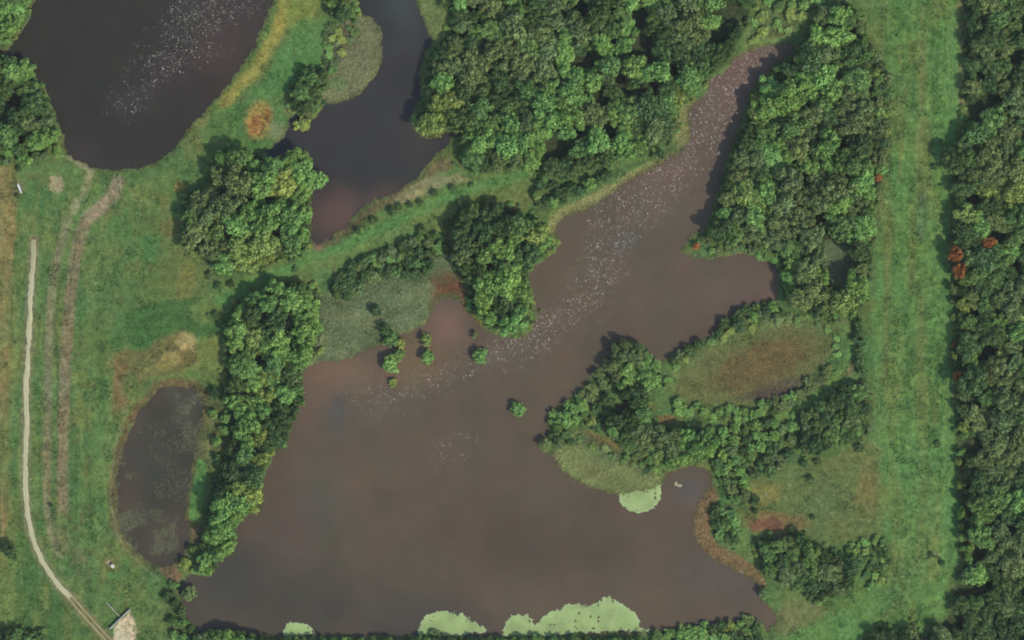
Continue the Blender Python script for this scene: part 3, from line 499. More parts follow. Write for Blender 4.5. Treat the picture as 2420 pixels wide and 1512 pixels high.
# ------------------------------------------------------------------ water
def water(nm, P, base, blobs, chops, label, marg=14):
    P = np.array(P, float); st = 4.0
    X, Y = np.meshgrid(np.arange(P[:, 0].min() - 20, P[:, 0].max() + 20, st), np.arange(P[:, 1].min() - 20, P[:, 1].max() + 20, st))
    sh = X.shape; x, y = X.ravel(), Y.ravel(); d = sdf(x, y, P)
    c = np.zeros((x.size, 3)); c[:] = lin(base); qx = x + (fbm(x, y, 90, 71, 3) - 0.5) * 70; qy = y + (fbm(x, y, 90, 73, 3) - 0.5) * 70
    for bx, by, rx, ry, an, bc, s in blobs:
        a = math.radians(an); u = ((qx - bx) * math.cos(a) + (qy - by) * math.sin(a)) / rx; v = (-(qx - bx) * math.sin(a) + (qy - by) * math.cos(a)) / ry
        k = (np.exp(-(u * u + v * v)) * s)[:, None]; c = c * (1 - k) + lin(bc) * k
    hue = (fbm(x, y, 70, 81, 3) - 0.5)[:, None]; hue2 = (fbm(x + 900, y, 130, 83, 4) - 0.5)[:, None]; c = c * (1 + hue * np.array([0.26, 0.0, 0.10])) * (1 + hue2 * 0.34)
    chop = np.zeros(x.size)
    for pts, w, s in chops:
        dd = ldist(x + (fbm(x, y, 40, 91, 3) - 0.5) * 60, y + (fbm(x, y, 40, 93, 3) - 0.5) * 60, pts, 120)
        chop = np.maximum(chop, sstep(w * 2.3, 0, dd) ** 0.6 * s)
    I = np.arange(x.size).reshape(sh); keep = (d < marg).reshape(sh)
    k = keep[:-1, :-1] & keep[1:, :-1] & keep[1:, 1:] & keep[:-1, 1:]
    F = np.stack([I[:-1, :-1][k], I[1:, :-1][k], I[1:, 1:][k], I[:-1, 1:][k]], -1)
    used = np.unique(F); re = np.zeros(x.size, int); re[used] = np.arange(used.size)
    V = np.stack([(x - CX) * S, (CY - y) * S, np.full(x.size, WATER_Z)], -1)[used]
    me = np_mesh('water', V, re[F], (c / KW)[used], M_water, True, {'chop': chop[used]})
    tag(link(bpy.data.objects.new('water', me)), label, 'pond', kind='structure')
water('A', POND_A, (53, 52, 46), [(560,60,70,110,25,(72,60,60),0.8),(500,120,60,60,0,(84,62,64),0.45),(400,170,60,50,0,(80,62,64),0.4),(480,20,60,60,0,(78,74,72),0.4),(330,240,60,30,0,(70,66,64),0.5),(200,380,150,40,0,(66,62,60),0.6)],  # reddish blobs along the glint band paint its sheen into the water colour
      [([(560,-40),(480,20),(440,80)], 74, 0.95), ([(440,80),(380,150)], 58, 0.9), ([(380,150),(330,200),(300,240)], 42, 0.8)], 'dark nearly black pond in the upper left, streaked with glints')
water('B', POND_B, (57, 58, 60), [(955,10,50,60,0,(76,86,90),0.7),(950,100,50,40,0,(70,72,80),0.4),(790,500,70,50,-30,(100,80,74),0.9),(900,450,60,20,-20,(92,76,70),0.6),(990,330,40,60,0,(78,70,64),0.5),(660,340,40,20,0,(58,60,66),0.5)],
      [], 'dark slate coloured channel pond in the upper middle')
water('C', POND_C, (99, 88, 75), [(1750,190,60,120,25,(118,96,90),0.9),(1640,360,60,160,30,(106,90,84),0.7),(780,880,110,60,0,(124,104,88),0.9),(720,970,40,90,10,(110,92,84),0.6),(990,860,60,60,0,(126,104,80),0.7),(1055,760,50,60,0,(122,100,92),0.9),
      (1720,680,150,60,0,(106,92,86),0.6),(795,990,24,60,0,(82,86,86),0.9),(870,1040,60,50,0,(90,88,76),0.5),(560,1350,170,120,-30,(72,70,67),0.9),(760,1440,240,90,0,(72,71,65),0.8),(1000,1480,160,50,0,(74,72,69),0.8),(700,1260,60,90,0,(98,82,76),0.5),(760,1200,50,90,0,(84,86,80),0.5),
      (1100,1270,200,60,0,(88,80,66),0.7),(1300,1300,200,120,0,(88,77,68),0.6),(1620,1150,40,30,0,(88,88,92),0.8),(1700,1370,110,50,25,(92,86,86),0.6),(1480,580,40,30,0,(100,98,100),0.5),(1210,830,80,30,-20,(98,94,84),0.6),(1000,930,150,30,-10,(96,90,82),0.6),(1560,700,40,90,0,(96,92,76),0.6)],
      [([(1790,130),(1720,210),(1660,320)], 52, 0.9), ([(1660,320),(1590,400),(1500,480),(1440,560)], 62, 0.72), ([(1480,500),(1420,620),(1390,700)], 52, 0.7), ([(1390,700),(1280,790),(1180,830)], 42, 0.75), ([(1220,800),(1090,880),(960,930),(830,940)], 46, 0.62), ([(1040,1080),(1100,1040)], 38, 0.62)],
      'large brown silty pond filling the middle of the scene')
water('D', POND_D, (66, 66, 56), [(380,930,90,40,0,(78,66,56),0.8),(430,960,40,50,0,(78,84,72),0.7),(330,1120,50,60,0,(72,72,68),0.6),(420,1250,60,60,0,(90,82,70),0.7),(310,1200,30,90,10,(92,78,66),0.7),(325,1230,24,40,0,(86,92,76),0.5),(370,1310,50,30,0,(84,76,66),0.6),(300,1030,20,80,20,(88,76,70),0.6)],
      [], 'swampy dark pool with a reddish rim in the lower left')

# ------------------------------------------------------------------ gravel track and worn wheel ruts
def ribbon(name, pts, w, z, cf, label, cat, thick=0.0, seg=6.0, mat=None, rag=0.5):
    P = np.array(pts, float); L = np.r_[0, np.cumsum(np.hypot(*np.diff(P, axis=0).T))]; n = int(L[-1] / seg) + 2
    t = np.linspace(0, L[-1], n); cx = np.interp(t, L, P[:, 0]); cy = np.interp(t, L, P[:, 1])
    for _ in range(6): cx[1:-1] = (cx[:-2] + cx[1:-1] * 2 + cx[2:]) / 4; cy[1:-1] = (cy[:-2] + cy[1:-1] * 2 + cy[2:]) / 4
    tx, ty = np.gradient(cx), np.gradient(cy); l = np.hypot(tx, ty); nx_, ny_ = -ty / l, tx / l
    us = np.linspace(-1, 1, 9); rows = []
    for u in us:
        ww = w / 2 * (1 + (vn(t + u * 50, t * 0, 9, 5) - 0.5) * rag)
        rows.append(np.stack([cx + nx_ * u * ww, cy + ny_ * u * ww], -1))
    A = np.stack(rows, 1); X, Y = A[..., 0].ravel(), A[..., 1].ravel(); U = np.tile(us, n)
    zz = s_h(X, Y)[:, 0] + z - np.abs(U) ** 3 * z * 0.7
    I = np.arange(n * 9).reshape(n, 9); F = np.stack([I[:-1, :-1], I[1:, :-1], I[1:, 1:], I[:-1, 1:]], -1).reshape(-1, 4)
    V = np.stack([(X - CX) * S, (CY - Y) * S, zz], -1)
    T = np.repeat(t, 9)
    o = link(bpy.data.objects.new(name, np_mesh(name, V, F, cf(U, T / L[-1], X, Y), mat or M_gravel, True)))
    return tag(o, label, cat, kind='structure')
def trackcol(U, T, X, Y):
    a = gcol((180, 176, 154)); b = gcol((134, 131, 108)); k = (sstep(0.18, 0.0, np.abs(U)) * 0.55 + sstep(0.62, 1.0, np.abs(U)) * 0.8 + sstep(0.12, 0, T) * 0.5 + (vn(X, Y, 8, 2) - 0.5) * 0.3)
    k = np.clip(k, 0, 1)[:, None]; return a * (1 - k) + b * k
ribbon('gravel_track', TRACK, 12, 0.07, trackcol, 'long pale gravel track curving down the left side', 'track', rag=1.0)
rutcol = lambda U, T, X, Y: np.tile(gcol((150, 138, 110)), (len(U), 1)) * (1 - 0.3 * np.abs(U)[:, None] ** 2) * (0.85 + 0.3 * vn(X, Y, 6, 3)[:, None])
for s_, lb in ((-1, 'left worn wheel rut continuing the gravel track'), (1, 'right worn wheel rut continuing the gravel track')):
    ribbon('wheel_rut', [(x + 5.0 * s_ * 0.8, y - 5.0 * s_ * 0.62) for x, y in RUTS], 4.6, 0.05, rutcol, lb, 'track')

# ------------------------------------------------------------------ trees
def quads_mesh(ctr, nrm, size, rs, asp=0.75, fold=0.0):
    """one little quad (a leaf clump) per centre, facing nrm"""
    n = len(ctr); nrm = nrm / (np.linalg.norm(nrm, axis=1, keepdims=True) + 1e-9)
    r = rs.normal(size=(n, 3)); u = np.cross(nrm, r); u /= np.linalg.norm(u, axis=1, keepdims=True) + 1e-9; v = np.cross(nrm, u)
    s = size[:, None]; a = u * s; b = v * s * asp
    V = np.stack([ctr - a, ctr - b * 0.9, ctr + a, ctr + b * 0.9], 1).reshape(-1, 3)
    return V, np.arange(4 * n).reshape(n, 4)
def crown_arrays(seed, n=1700, z0=0.34, z1=1.0, bushy=False, leaf=0.085):
    """unit crown: radius 1, from z0 to z1 of the tree's height; lobes of leaf clumps with hollows between"""
    rs = np.random.default_rng(seed); nl = rs.integers(12, 20); lob = []; ph = rs.uniform(0, 6.28); el = rs.uniform(.1, .3)
    for i in range(nl):
        a = i * 2.39996 + rs.uniform(-.35, .35); q = math.sqrt((i + 0.4) / nl); rad = q * 0.76 * (1 + el * math.sin(2 * a + ph) + rs.uniform(-.16, .16))
        lr = rs.uniform(0.17, 0.40) * (1.1 - 0.25 * q)
        top = z1 - 0.30 * q ** 2.0 * (z1 - z0) - rs.uniform(0, 0.3) * (z1 - z0)
        lob.append((math.cos(a) * rad, math.sin(a) * rad * rs.uniform(0.85, 1.1), top - lr * 0.42, lr))
    L = np.array(lob); w = L[:, 3] ** 2; k = rs.choice(nl, n, p=w / w.sum())
    d = rs.normal(size=(n, 3)); d[:, 2] = np.abs(d[:, 2]) * 1.1 - 0.35; d /= np.linalg.norm(d, axis=1, keepdims=True)
    q = rs.uniform(0.62, 1.06, n)[:, None]; sc = np.array([1, 1, 0.42 * 1.25])
    ctr = L[k, :3] + d * q * L[k, 3:4] * sc
    # drop what lies deep inside another lobe
    dd = np.linalg.norm((ctr[:, None] - L[None, :, :3]) / np.array([1, 1, 0.5]), axis=2) / L[None, :, 3]
    dd[np.arange(n), k] = 9; ok = dd.min(1) > 0.62; ctr, d, k = ctr[ok], d[ok], k[ok]
    m = int(n * 0.16); a = rs.uniform(0, 2 * math.pi, m); rr = np.sqrt(rs.uniform(0, 1, m)) * 0.8
    low = np.stack([np.cos(a) * rr, np.sin(a) * rr, rs.uniform(z0, z0 + 0.5 * (z1 - z0), m)], -1)
    ctr = np.concatenate([ctr, low]); d = np.concatenate([d, rs.normal(size=(m, 3)) * [1, 1, .5] + [0, 0, .6]])
    nrm = d * 1.0 + rs.normal(size=d.shape) * 0.8 + np.array([0, 0, 0.25])
    size = rs.uniform(0.6, 1.25, len(ctr)) * leaf
    V, F = quads_mesh(ctr, nrm, size, rs)
    lt = rs.uniform(0.90, 1.10, nl); kk = np.concatenate([lt[k], np.full(m, 0.9)])
    g = np.clip(kk * rs.uniform(0.80, 1.2, len(ctr)), 0.3, 1.7); yel = rs.uniform(-0.1, 0.1, len(ctr))
    c = np.stack([g * (1 + yel), g, g * (1 - yel)], -1); c = np.repeat(c, 4, 0)
    return V, F, c
def tube(bm_v, bm_f, pts, rad, k=6):
    base = len(bm_v); n = len(pts)
    for i, (p, r) in enumerate(zip(pts, rad)):
        for j in range(k):
            a = 2 * math.pi * j / k; bm_v.append((p[0] + math.cos(a) * r, p[1] + math.sin(a) * r, p[2]))
    for i in range(n - 1):
        for j in range(k): bm_f.append((base + i * k + j, base + i * k + (j + 1) % k, base + (i + 1) * k + (j + 1) % k, base + (i + 1) * k + j))
def trunk_mesh(seed, top, tr=0.055):
    rr = random.Random(seed); v, f = [], []
    bend = (rr.uniform(-.06, .06), rr.uniform(-.06, .06))
    tube(v, f, [(0, 0, -0.06), (0.01, 0, 0.12), (bend[0], bend[1], top * .55), (bend[0] * 1.6, bend[1] * 1.4, top)], [tr * 1.35, tr, tr * .7, tr * .2])
    for i in range(6):
        a = i * 2.4 + rr.uniform(-.3, .3); z = top * rr.uniform(.3, .6); q = rr.uniform(.35, .6)
        tube(v, f, [(bend[0] * z, bend[1] * z, z), (math.cos(a) * q * .5, math.sin(a) * q * .5, z + .12), (math.cos(a) * q, math.sin(a) * q, z + rr.uniform(.2, .3))], [tr * .45, tr * .3, tr * .1], 5)
    return np_mesh('trunk', np.array(v), np.array(f), None, M_bark, True)
TREE_A = [crown_arrays(100 + i) for i in range(12)]
TREE_M = [(np_mesh('crown', V, F, c, M_leaf), trunk_mesh(i, 0.82)) for i, (V, F, c) in enumerate(TREE_A)]
SHRUB_A = [crown_arrays(300 + i, 900, 0.02, 1.0, True, 0.12) for i in range(8)]
SHRUB_M = [(np_mesh('foliage', V, F, c, M_leaf), trunk_mesh(50 + i, 0.6, 0.04)) for i, (V, F, c) in enumerate(SHRUB_A)]

def pick_class(x, y, wts):
    best = None
    for tx, ty, tr, cl in TINT:
        q = math.hypot(x - tx, y - ty) / tr
        if q < 1 and R.random() < 0.8: best = cl
    if best: return best
    w = list(wts); n1 = float(fbm(np.array([x]), np.array([y]), 110, 901, 3)[0]); n2 = float(fbm(np.array([x]), np.array([y]), 90, 905, 3)[0])
    w[0] *= math.exp(9 * (0.5 - n1)); w[2] *= math.exp(9 * (n1 - 0.5)); w[3] *= math.exp(9 * (n2 - 0.5)); w[4] *= math.exp(5 * (0.5 - n2))
    return R.choices('dmlgy', w)[0]
CLASS_WORD = {'d': 'dark green', 'm': 'mid green', 'l': 'bright green', 'g': 'grey green', 'y': 'yellowish green', 'r': 'rust red'}
plants = []     # dict per tree or shrub
def near(x, y, r, grid, cell, fac):
    ci, cj = int(x // cell), int(y // cell)
    for i in range(ci - 2, ci + 3):
        for j in range(cj - 2, cj + 3):
            for (qx, qy, qr) in grid.get((i, j), ()):
                if math.hypot(qx - x, qy - y) < (qr + r) * fac: return True
    return False
grid = {}; cell = 30
def put(x, y, r): grid.setdefault((int(x // cell), int(y // cell)), []).append((x, y, r))
for (x, y, r, kind, cl, hf, lb) in SINGLES:
    put(x, y, r); plants.append(dict(x=x, y=y, r=r, kind=kind, cl=cl, hf=hf, label=lb, stand=None))
def pdist(x, y, P):
    d = 1e9
    for i in range(len(P)):
        ax, ay = P[i]; bx, by = P[(i + 1) % len(P)]; ex_, ey_ = bx - ax, by - ay
        t = max(0, min(1, ((x - ax) * ex_ + (y - ay) * ey_) / (ex_ * ex_ + ey_ * ey_ + 1e-9))); d = min(d, (x - ax - t * ex_) ** 2 + (y - ay - t * ey_) ** 2)
    return math.sqrt(d)
def fill(nm, P, rmin, rmax, fac, hf, wts, kind, tries):
    xs = [p[0] for p in P]; ys = [p[1] for p in P]; fails = 0; n = 0
    area = abs(sum(P[i][0] * P[(i + 1) % len(P)][1] - P[(i + 1) % len(P)][0] * P[i][1] for i in range(len(P)))) / 2
    for q in range(int(tries * area / (rmin * rmin)) + 200):
        ph = q / (tries * area / (rmin * rmin) + 200)
        x = R.uniform(min(xs), max(xs)); y = R.uniform(min(ys), max(ys))
        r = rmax + (rmin - rmax) * min(1, ph * 1.3) * R.uniform(0.7, 1)
        if kind == 't' and ph < 0.05: r = rmax * R.uniform(1.05, 1.4)
        if not in_poly(x, y, P): continue
        if kind == 't' and any(math.hypot(x - gx_, y - gy_) < gr + r * 0.35 for gx_, gy_, gr in GAPS): continue
        if near(x, y, r, grid, cell, fac * 0.80): continue
        if pdist(x, y, P) < r * (0.72 if kind == 't' else 0.4): continue
        put(x, y, r); n += 1
        plants.append(dict(x=x, y=y, r=r, kind=kind, cl=pick_class(x, y, wts), hf=hf * R.uniform(0.85, 1.15), label=None, stand=nm))
for nm, (P, a, b, f_, hf, w) in STANDS.items(): fill(nm, P, a, b, f_, hf, w, 't', 4.0)
for nm, (P, a, b, f_, hf, w) in STANDS.items(): fill(nm, P, 8, 12, 0.62, hf * 0.62, w, 't', 1.6)
for nm, (P, a, b, hf, w) in SHRUBS.items(): fill(nm, P, a, b, SPARSE.get(nm, 0.80), hf, w, 's', 2.0)

# ragged scrub spilling out from the feet of the woods and over the banks
edges = [np.array(st[0], float) for st in STANDS.values()]
bx_, by_ = rng.uniform(-60, 2480, 26000), rng.uniform(-60, 1570, 26000)
de = np.full(bx_.shape, 60.0)
for P_ in edges: de = np.minimum(de, sdf(bx_, by_, P_))
keep = (de > -4) & (de < 5 + 16 * fbm(bx_, by_, 50, 640, 3) ** 1.5) & (s_dp(bx_, by_)[:, 0] > -1) & (fbm(bx_, by_, 40, 650, 3) > 0.44) & (ldist(bx_, by_, [(600,668),(680,636),(740,606),(850,566),(960,512),(1050,470),(1150,436),(1240,408)]) > 13) & (s_fl(bx_, by_)[:, 0] < 0.3) & ~((bx_ > 2215) & (bx_ < 2254))
for x_, y_ in zip(bx_[keep], by_[keep]):
    r_ = R.uniform(4, 8.5)
    if near(x_, y_, r_, grid, cell, 0.55): continue
    put(x_, y_, r_); plants.append(dict(x=float(x_), y=float(y_), r=r_, kind='s', cl=R.choices('dmlgy', (1, 4, 5, 3, 1.5))[0], hf=R.uniform(0.6, 1.1), label=None, stand='spill'))
inframe = lambda p: 2 < p['x'] < 2418 and 2 < p['y'] < 1510
def chosen(kind, cap):
    c = [p for p in plants if p['kind'] == kind and inframe(p) and p['stand'] != 'spill']
    c.sort(key=lambda p: (p['label'] is None, -p['r'])); return c[:cap]
T_ind = chosen('t', 299); S_ind = chosen('s', 299)
ids = {id(p) for p in T_ind} | {id(p) for p in S_ind}

ORD = ['', 'first', 'second', 'third', 'fourth', 'fifth', 'sixth', 'seventh', 'eighth', 'ninth', 'tenth', 'eleventh', 'twelfth', 'thirteenth', 'fourteenth', 'fifteenth', 'sixteenth', 'seventeenth', 'eighteenth', 'nineteenth', 'twentieth']
def name_stand(items, word, phrase):
    n = len(items); xs = [p['x'] for p in items]; ys = [p['y'] for p in items]
    tall = (max(ys) - min(ys) + 1) > (max(xs) - min(xs) + 1) * 1.6
    ka, kb = ('y', 'x')
    rows = max(1, round(math.sqrt(n * (max(ys) - min(ys) + 20) / (max(xs) - min(xs) + 20))))
    rows = min(rows, 20); items = sorted(items, key=lambda p: p['y']); per = math.ceil(n / rows); k = 0
    for r_ in range(rows):
        row = sorted(items[r_ * per:(r_ + 1) * per], key=lambda p: p['x'])
        for i, p in enumerate(row):
            c = CLASS_WORD[p['cl']]
            if rows == 1: pos = f'{ORD[min(i + 1, 20)]} from left'
            elif len(row) == 1: pos = f'{ORD[r_ + 1]} from top'
            else: pos = f'{ORD[min(i + 1, 20)]} from left in {ORD[r_ + 1]} row from top'
            p['label'] = f'{c} {word}, {pos}, {phrase}'
            if len(p['label'].replace(',', ' ').split()) > 16: p['label'] = p['label'].replace(' green', '', 1)
PH = {'bushes on the neck of the spit': 'neck of spit', 'brush along the top of the bog': 'top of bog', 'bushes at the tail of the lower peninsula': 'lower peninsula reeds', 'band of bushes on the lower rim of the bog': 'lower rim of bog', 'hummocky brush in the lower right': 'lower right brush', 'bright brush at the head of the brown channel': 'brush at the channel head', 'brush behind the upper reed fringe': 'brush behind upper reed fringe', 'scrub on the right rim of the channel wood': 'right rim of channel wood', 'brush on the point below the channel wood': 'brush on the point', 'bank wood at the left edge': 'top left edge wood', 'left edge wood by the dark pond': 'left wood by black pond', 'grove between the two dark ponds': 'grove between dark ponds',
 'clump on the spit of the middle pond': 'clump on the spit', 'clump at the top of the middle channel': 'clump at top of channel', 'large upper wood': 'large upper wood',
 'wood right of the brown channel': 'wood right of brown channel', 'middle peninsula wood': 'middle peninsula wood', 'long strip wood left of the brown pond': 'strip wood left of brown pond',
 'right hand forest': 'right hand forest', 'wood on the lower peninsula': 'lower peninsula wood', 'dark grove beside the grass strip': 'dark grove by grass strip',
 'small wood in the lower right corner of the meadow': 'small wood below meadow', 'bottom edge wood left': 'left bottom edge wood', 'bottom edge wood right': 'right bottom edge wood', 'bottom left corner wood': 'bottom left corner wood',
 'thicket below the curved path': 'thicket below grassy causeway', 'thicket on the lower peninsula rim': 'lower peninsula left rim', 'scrub between the bog and the cove': 'scrub below the bog',
 'scrub on the right shore of the pond': 'scrub on right shore', 'low bushes along the bottom right bank': 'bottom right bank', 'bushes on the shaded rim of the bog': 'upper rim of bog',
 'bushes by the narrow shoreline neck': 'lower left pond shore', 'scrub along the left rim of the strip wood': 'scrub left of strip wood', 'bushes at the foot of the left wood': 'foot of left wood',
 'bushes near the grass strip': 'left rim of grass strip', 'low bushes lining the bottom bank': 'bottom bank', 'scrub at the right hand forest edge': 'right forest edge'}
for nm in list(STANDS) + list(SHRUBS):
    k = [p for p in (T_ind + S_ind) if p['stand'] == nm and p['label'] is None]
    if k: name_stand(k, 'tree' if nm in STANDS else 'bush', PH[nm])

def dims(p):
    r = p['r'] * S
    if p['kind'] == 't': return r * 1.14, (r * 1.15 + 2.5) * (0.5 + 0.5 * p['hf']) * (0.72 + 0.56 * float(vn(np.array([p['x']]), np.array([p['y']]), 55, 777)[0]))
    return r * 1.12, (r * 1.25 + 0.4) * p['hf']
def tint_of(p):
    c = lin(PAL[p['cl']]) / KL; j = R.uniform(0.86, 1.14); h = R.uniform(-0.09, 0.09)
    return c * j * np.array([1 + h, 1, 1 - h])
for p in plants:
    p['z'] = max(gz(p['x'], p['y']), WATER_Z - 0.3) - 0.05; p['rot'] = R.uniform(0, 6.283); p['v'] = R.randrange(12 if p['kind'] == 't' else 8); p['tint'] = tint_of(p); p['dim'] = dims(p); p['sx'] = R.uniform(0.80, 1.22) if p['stand'] else R.uniform(0.95, 1.05)
def plant_obj(p):
    t = p['kind'] == 't'; root = bpy.data.objects.new('broadleaf_tree' if t else 'bush', None); COL.objects.link(root)
    X, Y = W(p['x'], p['y']); r, h = p['dim']
    root.location = (X, Y, p['z']); root.rotation_euler = (0, 0, p['rot']); root.scale = (r * p['sx'], r / p['sx'], h); root.empty_display_size = 0.5
    tag(root, p['label'], 'tree' if t else 'bush', ('trees of the ' + p['stand'] if t else 'bushes: ' + p['stand']) if p['stand'] else ('trees around the ponds' if t else 'bushes around the ponds'))
    cm, tm = (TREE_M if t else SHRUB_M)[p['v']]
    c = bpy.data.objects.new('crown' if t else 'foliage', cm); c.color = (*[float(q) for q in p['tint']], 1); link(c, root)
    link(bpy.data.objects.new('trunk' if t else 'stem', tm), root)
for p in T_ind + S_ind: plant_obj(p)
def merged(items, arrs, name, label, cat, thin=1.0):
    Vs, Fs, Cs = [], [], []; off = 0
    for p in items:
        V, F, c = arrs[p['v']]; r, h = p['dim']; ca, sa = math.cos(p['rot']), math.sin(p['rot'])
        x = V[:, 0] * r * p['sx']; y = V[:, 1] * r / p['sx']; X, Y = W(p['x'], p['y'])
        Vs.append(np.stack([x * ca - y * sa + X, x * sa + y * ca + Y, V[:, 2] * h + p['z']], -1).astype(np.float32)); Cs.append((c * p['tint']).astype(np.float32)); Fs.append(F + off); off += len(V)
    if not Vs: return
    o = link(bpy.data.objects.new(name, np_mesh(name, np.concatenate(Vs), np.concatenate(Fs), np.concatenate(Cs), M_leaf)))
    tag(o, label, cat, kind='stuff')
merged([p for p in plants if p['kind'] == 't' and id(p) not in ids], TREE_A, 'woodland', 'smaller trees filling the woods between the larger crowns', 'woodland')
merged([p for p in plants if p['kind'] == 's' and id(p) not in ids], SHRUB_A, 'scrub', 'small bushes filling the thickets between the larger ones', 'scrub')
print('plants', len(plants), 'trees', sum(p['kind'] == 't' for p in plants), 'shrubs', sum(p['kind'] == 's' for p in plants), len(T_ind), len(S_ind))

# ------------------------------------------------------------------ ground cover that nobody could count
def blades(name, x, y, h, w, n, c, label, cat, lean=0.5, bright=1.0, seed=1):
    """tufts: n triangular blades per point"""
    rs = np.random.default_rng(seed); m = len(x); x = np.repeat(x, n); y = np.repeat(y, n); h = np.repeat(h, n) * rs.uniform(.6, 1.2, m * n); w = np.repeat(w, n)
    c = np.repeat(c, n, 0) * rs.uniform(.75, 1.3, (m * n, 1)) * bright
    a = rs.uniform(0, 2 * math.pi, m * n); q = rs.uniform(0, 1, m * n) * w
    bx = (x - CX) * S + np.cos(a) * q; by = (CY - y) * S + np.sin(a) * q; bz = s_h(x, y)[:, 0] - 0.05
    b = a + rs.uniform(-1, 1, m * n); ww = w * rs.uniform(.35, .7, m * n)
    px, py = -np.sin(b) * ww * .5, np.cos(b) * ww * .5; l = h * lean * rs.uniform(.3, 1.6, m * n)
    V = np.stack([np.stack([bx - px, by - py, bz], -1), np.stack([bx + px, by + py, bz], -1), np.stack([bx + np.cos(b) * l, by + np.sin(b) * l, bz + h], -1)], 1).reshape(-1, 3)
    F = np.arange(3 * m * n).reshape(-1, 3)
    o = link(bpy.data.objects.new(name, np_mesh(name, V, F, np.repeat(c, 3, 0), M_grass)))
    return tag(o, label, cat, kind='stuff')
def scatter(n, seed, box=(-80, 2500, -80, 1590)):
    rs = np.random.default_rng(seed); return rs.uniform(box[0], box[1], n), rs.uniform(box[2], box[3], n), rs
x, y, rs = scatter(210000, 5)
ok = (s_dp(x, y)[:, 0] > 1.5) & (s_wf(x, y)[:, 0] < 0.35) & (s_fl(x, y)[:, 0] < 0.5) & (rs.uniform(0, 1, len(x)) < 0.25 + 1.1 * sstep(0.35, 0.62, fbm(x, y, 18, 201, 3)))
ok &= ~((ldist(x, y, BAND_B) < 9) | (ldist(x, y, BAND_C) < 13) | (ldist(x, y, RUTS) < 10) | (sdf(x, y, [(266,1484),(306,1444),(328,1490),(308,1545),(270,1560)]) < 1)) | (rs.uniform(0, 1, len(x)) < 0.06)
x, y = x[ok], y[ok]; blades('rough_grass', x, y, np.full(len(x), 0.24), np.full(len(x), 0.36), 4, s_c(x, y), 'rough grass growing over the open ground', 'grass', 1.3, 1.45, 8)
# coarse weeds: dark leafy clumps
x, y, rs = scatter(60000, 15); dens = fbm(x, y, 30, 211, 3) + 0.32 * ((x > 2080) & (x < 2235)) * sstep(0.35, 0.6, vn(x, y * 0.6, 30, 5)) + 0.08 * ((x < 600) & (y > 900))
ok = (s_dp(x, y)[:, 0] > 2) & (s_wf(x, y)[:, 0] < 0.5) & (s_fl(x, y)[:, 0] < 0.3) & (rs.uniform(0, 1, len(x)) < 0.9 * sstep(0.52, 0.78, dens))
x, y = x[ok], y[ok]; c = s_c(x, y) * np.array([0.72, 0.88, 0.70]) * rs.uniform(0.8, 1.25, (len(x), 1))
blades('weed_clumps', x, y, rs.uniform(0.4, 0.9, len(x)), rs.uniform(0.45, 0.85, len(x)), 9, c, 'dark leafy weed clumps dotted over the grass', 'weeds', 1.0, 1.2, 18)
# reeds on the marsh floors
def reeds(P, n, h, name, label, c=None, seed=1, lean=0.35, w=0.34):
    P = np.array(P, float); rs = np.random.default_rng(seed); x = rs.uniform(P[:, 0].min(), P[:, 0].max(), n); y = rs.uniform(P[:, 1].min(), P[:, 1].max(), n)
    j = (fbm(x, y, 16, 5, 3) - 0.5) * 14; ok = (sdf(x + j, y + j, P) < 2) & (s_dp(x, y)[:, 0] > -4); x, y = x[ok], y[ok]
    cc = s_c(x, y) * (0.66 + 0.68 * fbm(x * 0.6 + y * 0.5, y * 1.6, 22, 301, 4))[:, None]; keep = rs.uniform(0, 1, len(x)) < 0.25 + 0.75 * sstep(0, 14, -sdf(x, y, P)) * sstep(0.25, 0.5, fbm(x, y, 12, 88, 3)); x, y, cc = x[keep], y[keep], cc[keep]
    if c is not None: cc = cc * 0.4 + gcol(c) * 0.6
    blades(name, x, y, rs.uniform(.3, .55, len(x)) * h, np.full(len(x), w * 1.2), 4, cc, label, 'reeds', 1.2, 1.5, seed)
reeds(R1, 9000, 1.5, 'reed_bed', 'pale buff reeds on the spit beside the channel', None, 31)
reeds(R2, 26000, 1.5, 'reed_bed', 'grey green reeds filling the marsh behind the inlet', None, 32)
reeds([(1015,650),(1100,650),(1108,740),(1096,716),(1060,700),(1030,712),(1012,735)], 5000, 1.2, 'reed_bed', 'rusty brown reeds at the head of the inlet', None, 40)
reeds(R3, 16000, 1.6, 'reed_bed', 'light green reeds on the lower peninsula', None, 33)
reeds(R4, 22000, 0.9, 'bog_sedge', 'rusty brown sedge covering the oval bog', None, 34)
reeds(R5, 22000, 1.4, 'reed_fringe', 'pale olive reed fringe along the upper shore', None, 35)
reeds(R6, 9000, 1.3, 'reed_fringe', 'reddish brown reed fringe along the right shore', None, 36)
reeds(R7, 5000, 1.5, 'reed_bed', 'grey green reeds inside the wood right of the channel', None, 37)
reeds(R8, 6000, 1.4, 'reed_bed', 'yellow green reeds at the upper right of the channel', None, 38)
reeds(R9, 10000, 1.1, 'reed_fringe', 'light green sedge rimming the bog', None, 39)
# shoreline sedge all round the ponds
x, y, rs = scatter(190000, 25); dp = s_dp(x, y)[:, 0]; ok = (dp > -1.5) & (dp < 5.5) & (fbm(x, y, 14, 401, 2) > 0.42); x, y = x[ok], y[ok]
blades('shore_sedge', x, y, np.full(len(x), 0.8), np.full(len(x), 0.35), 4, s_c(x, y) * 0.6 + gcol((100, 108, 70)) * 0.4, 'narrow fringe of sedge along the water edge', 'sedge', 0.9, 1.3, 28)
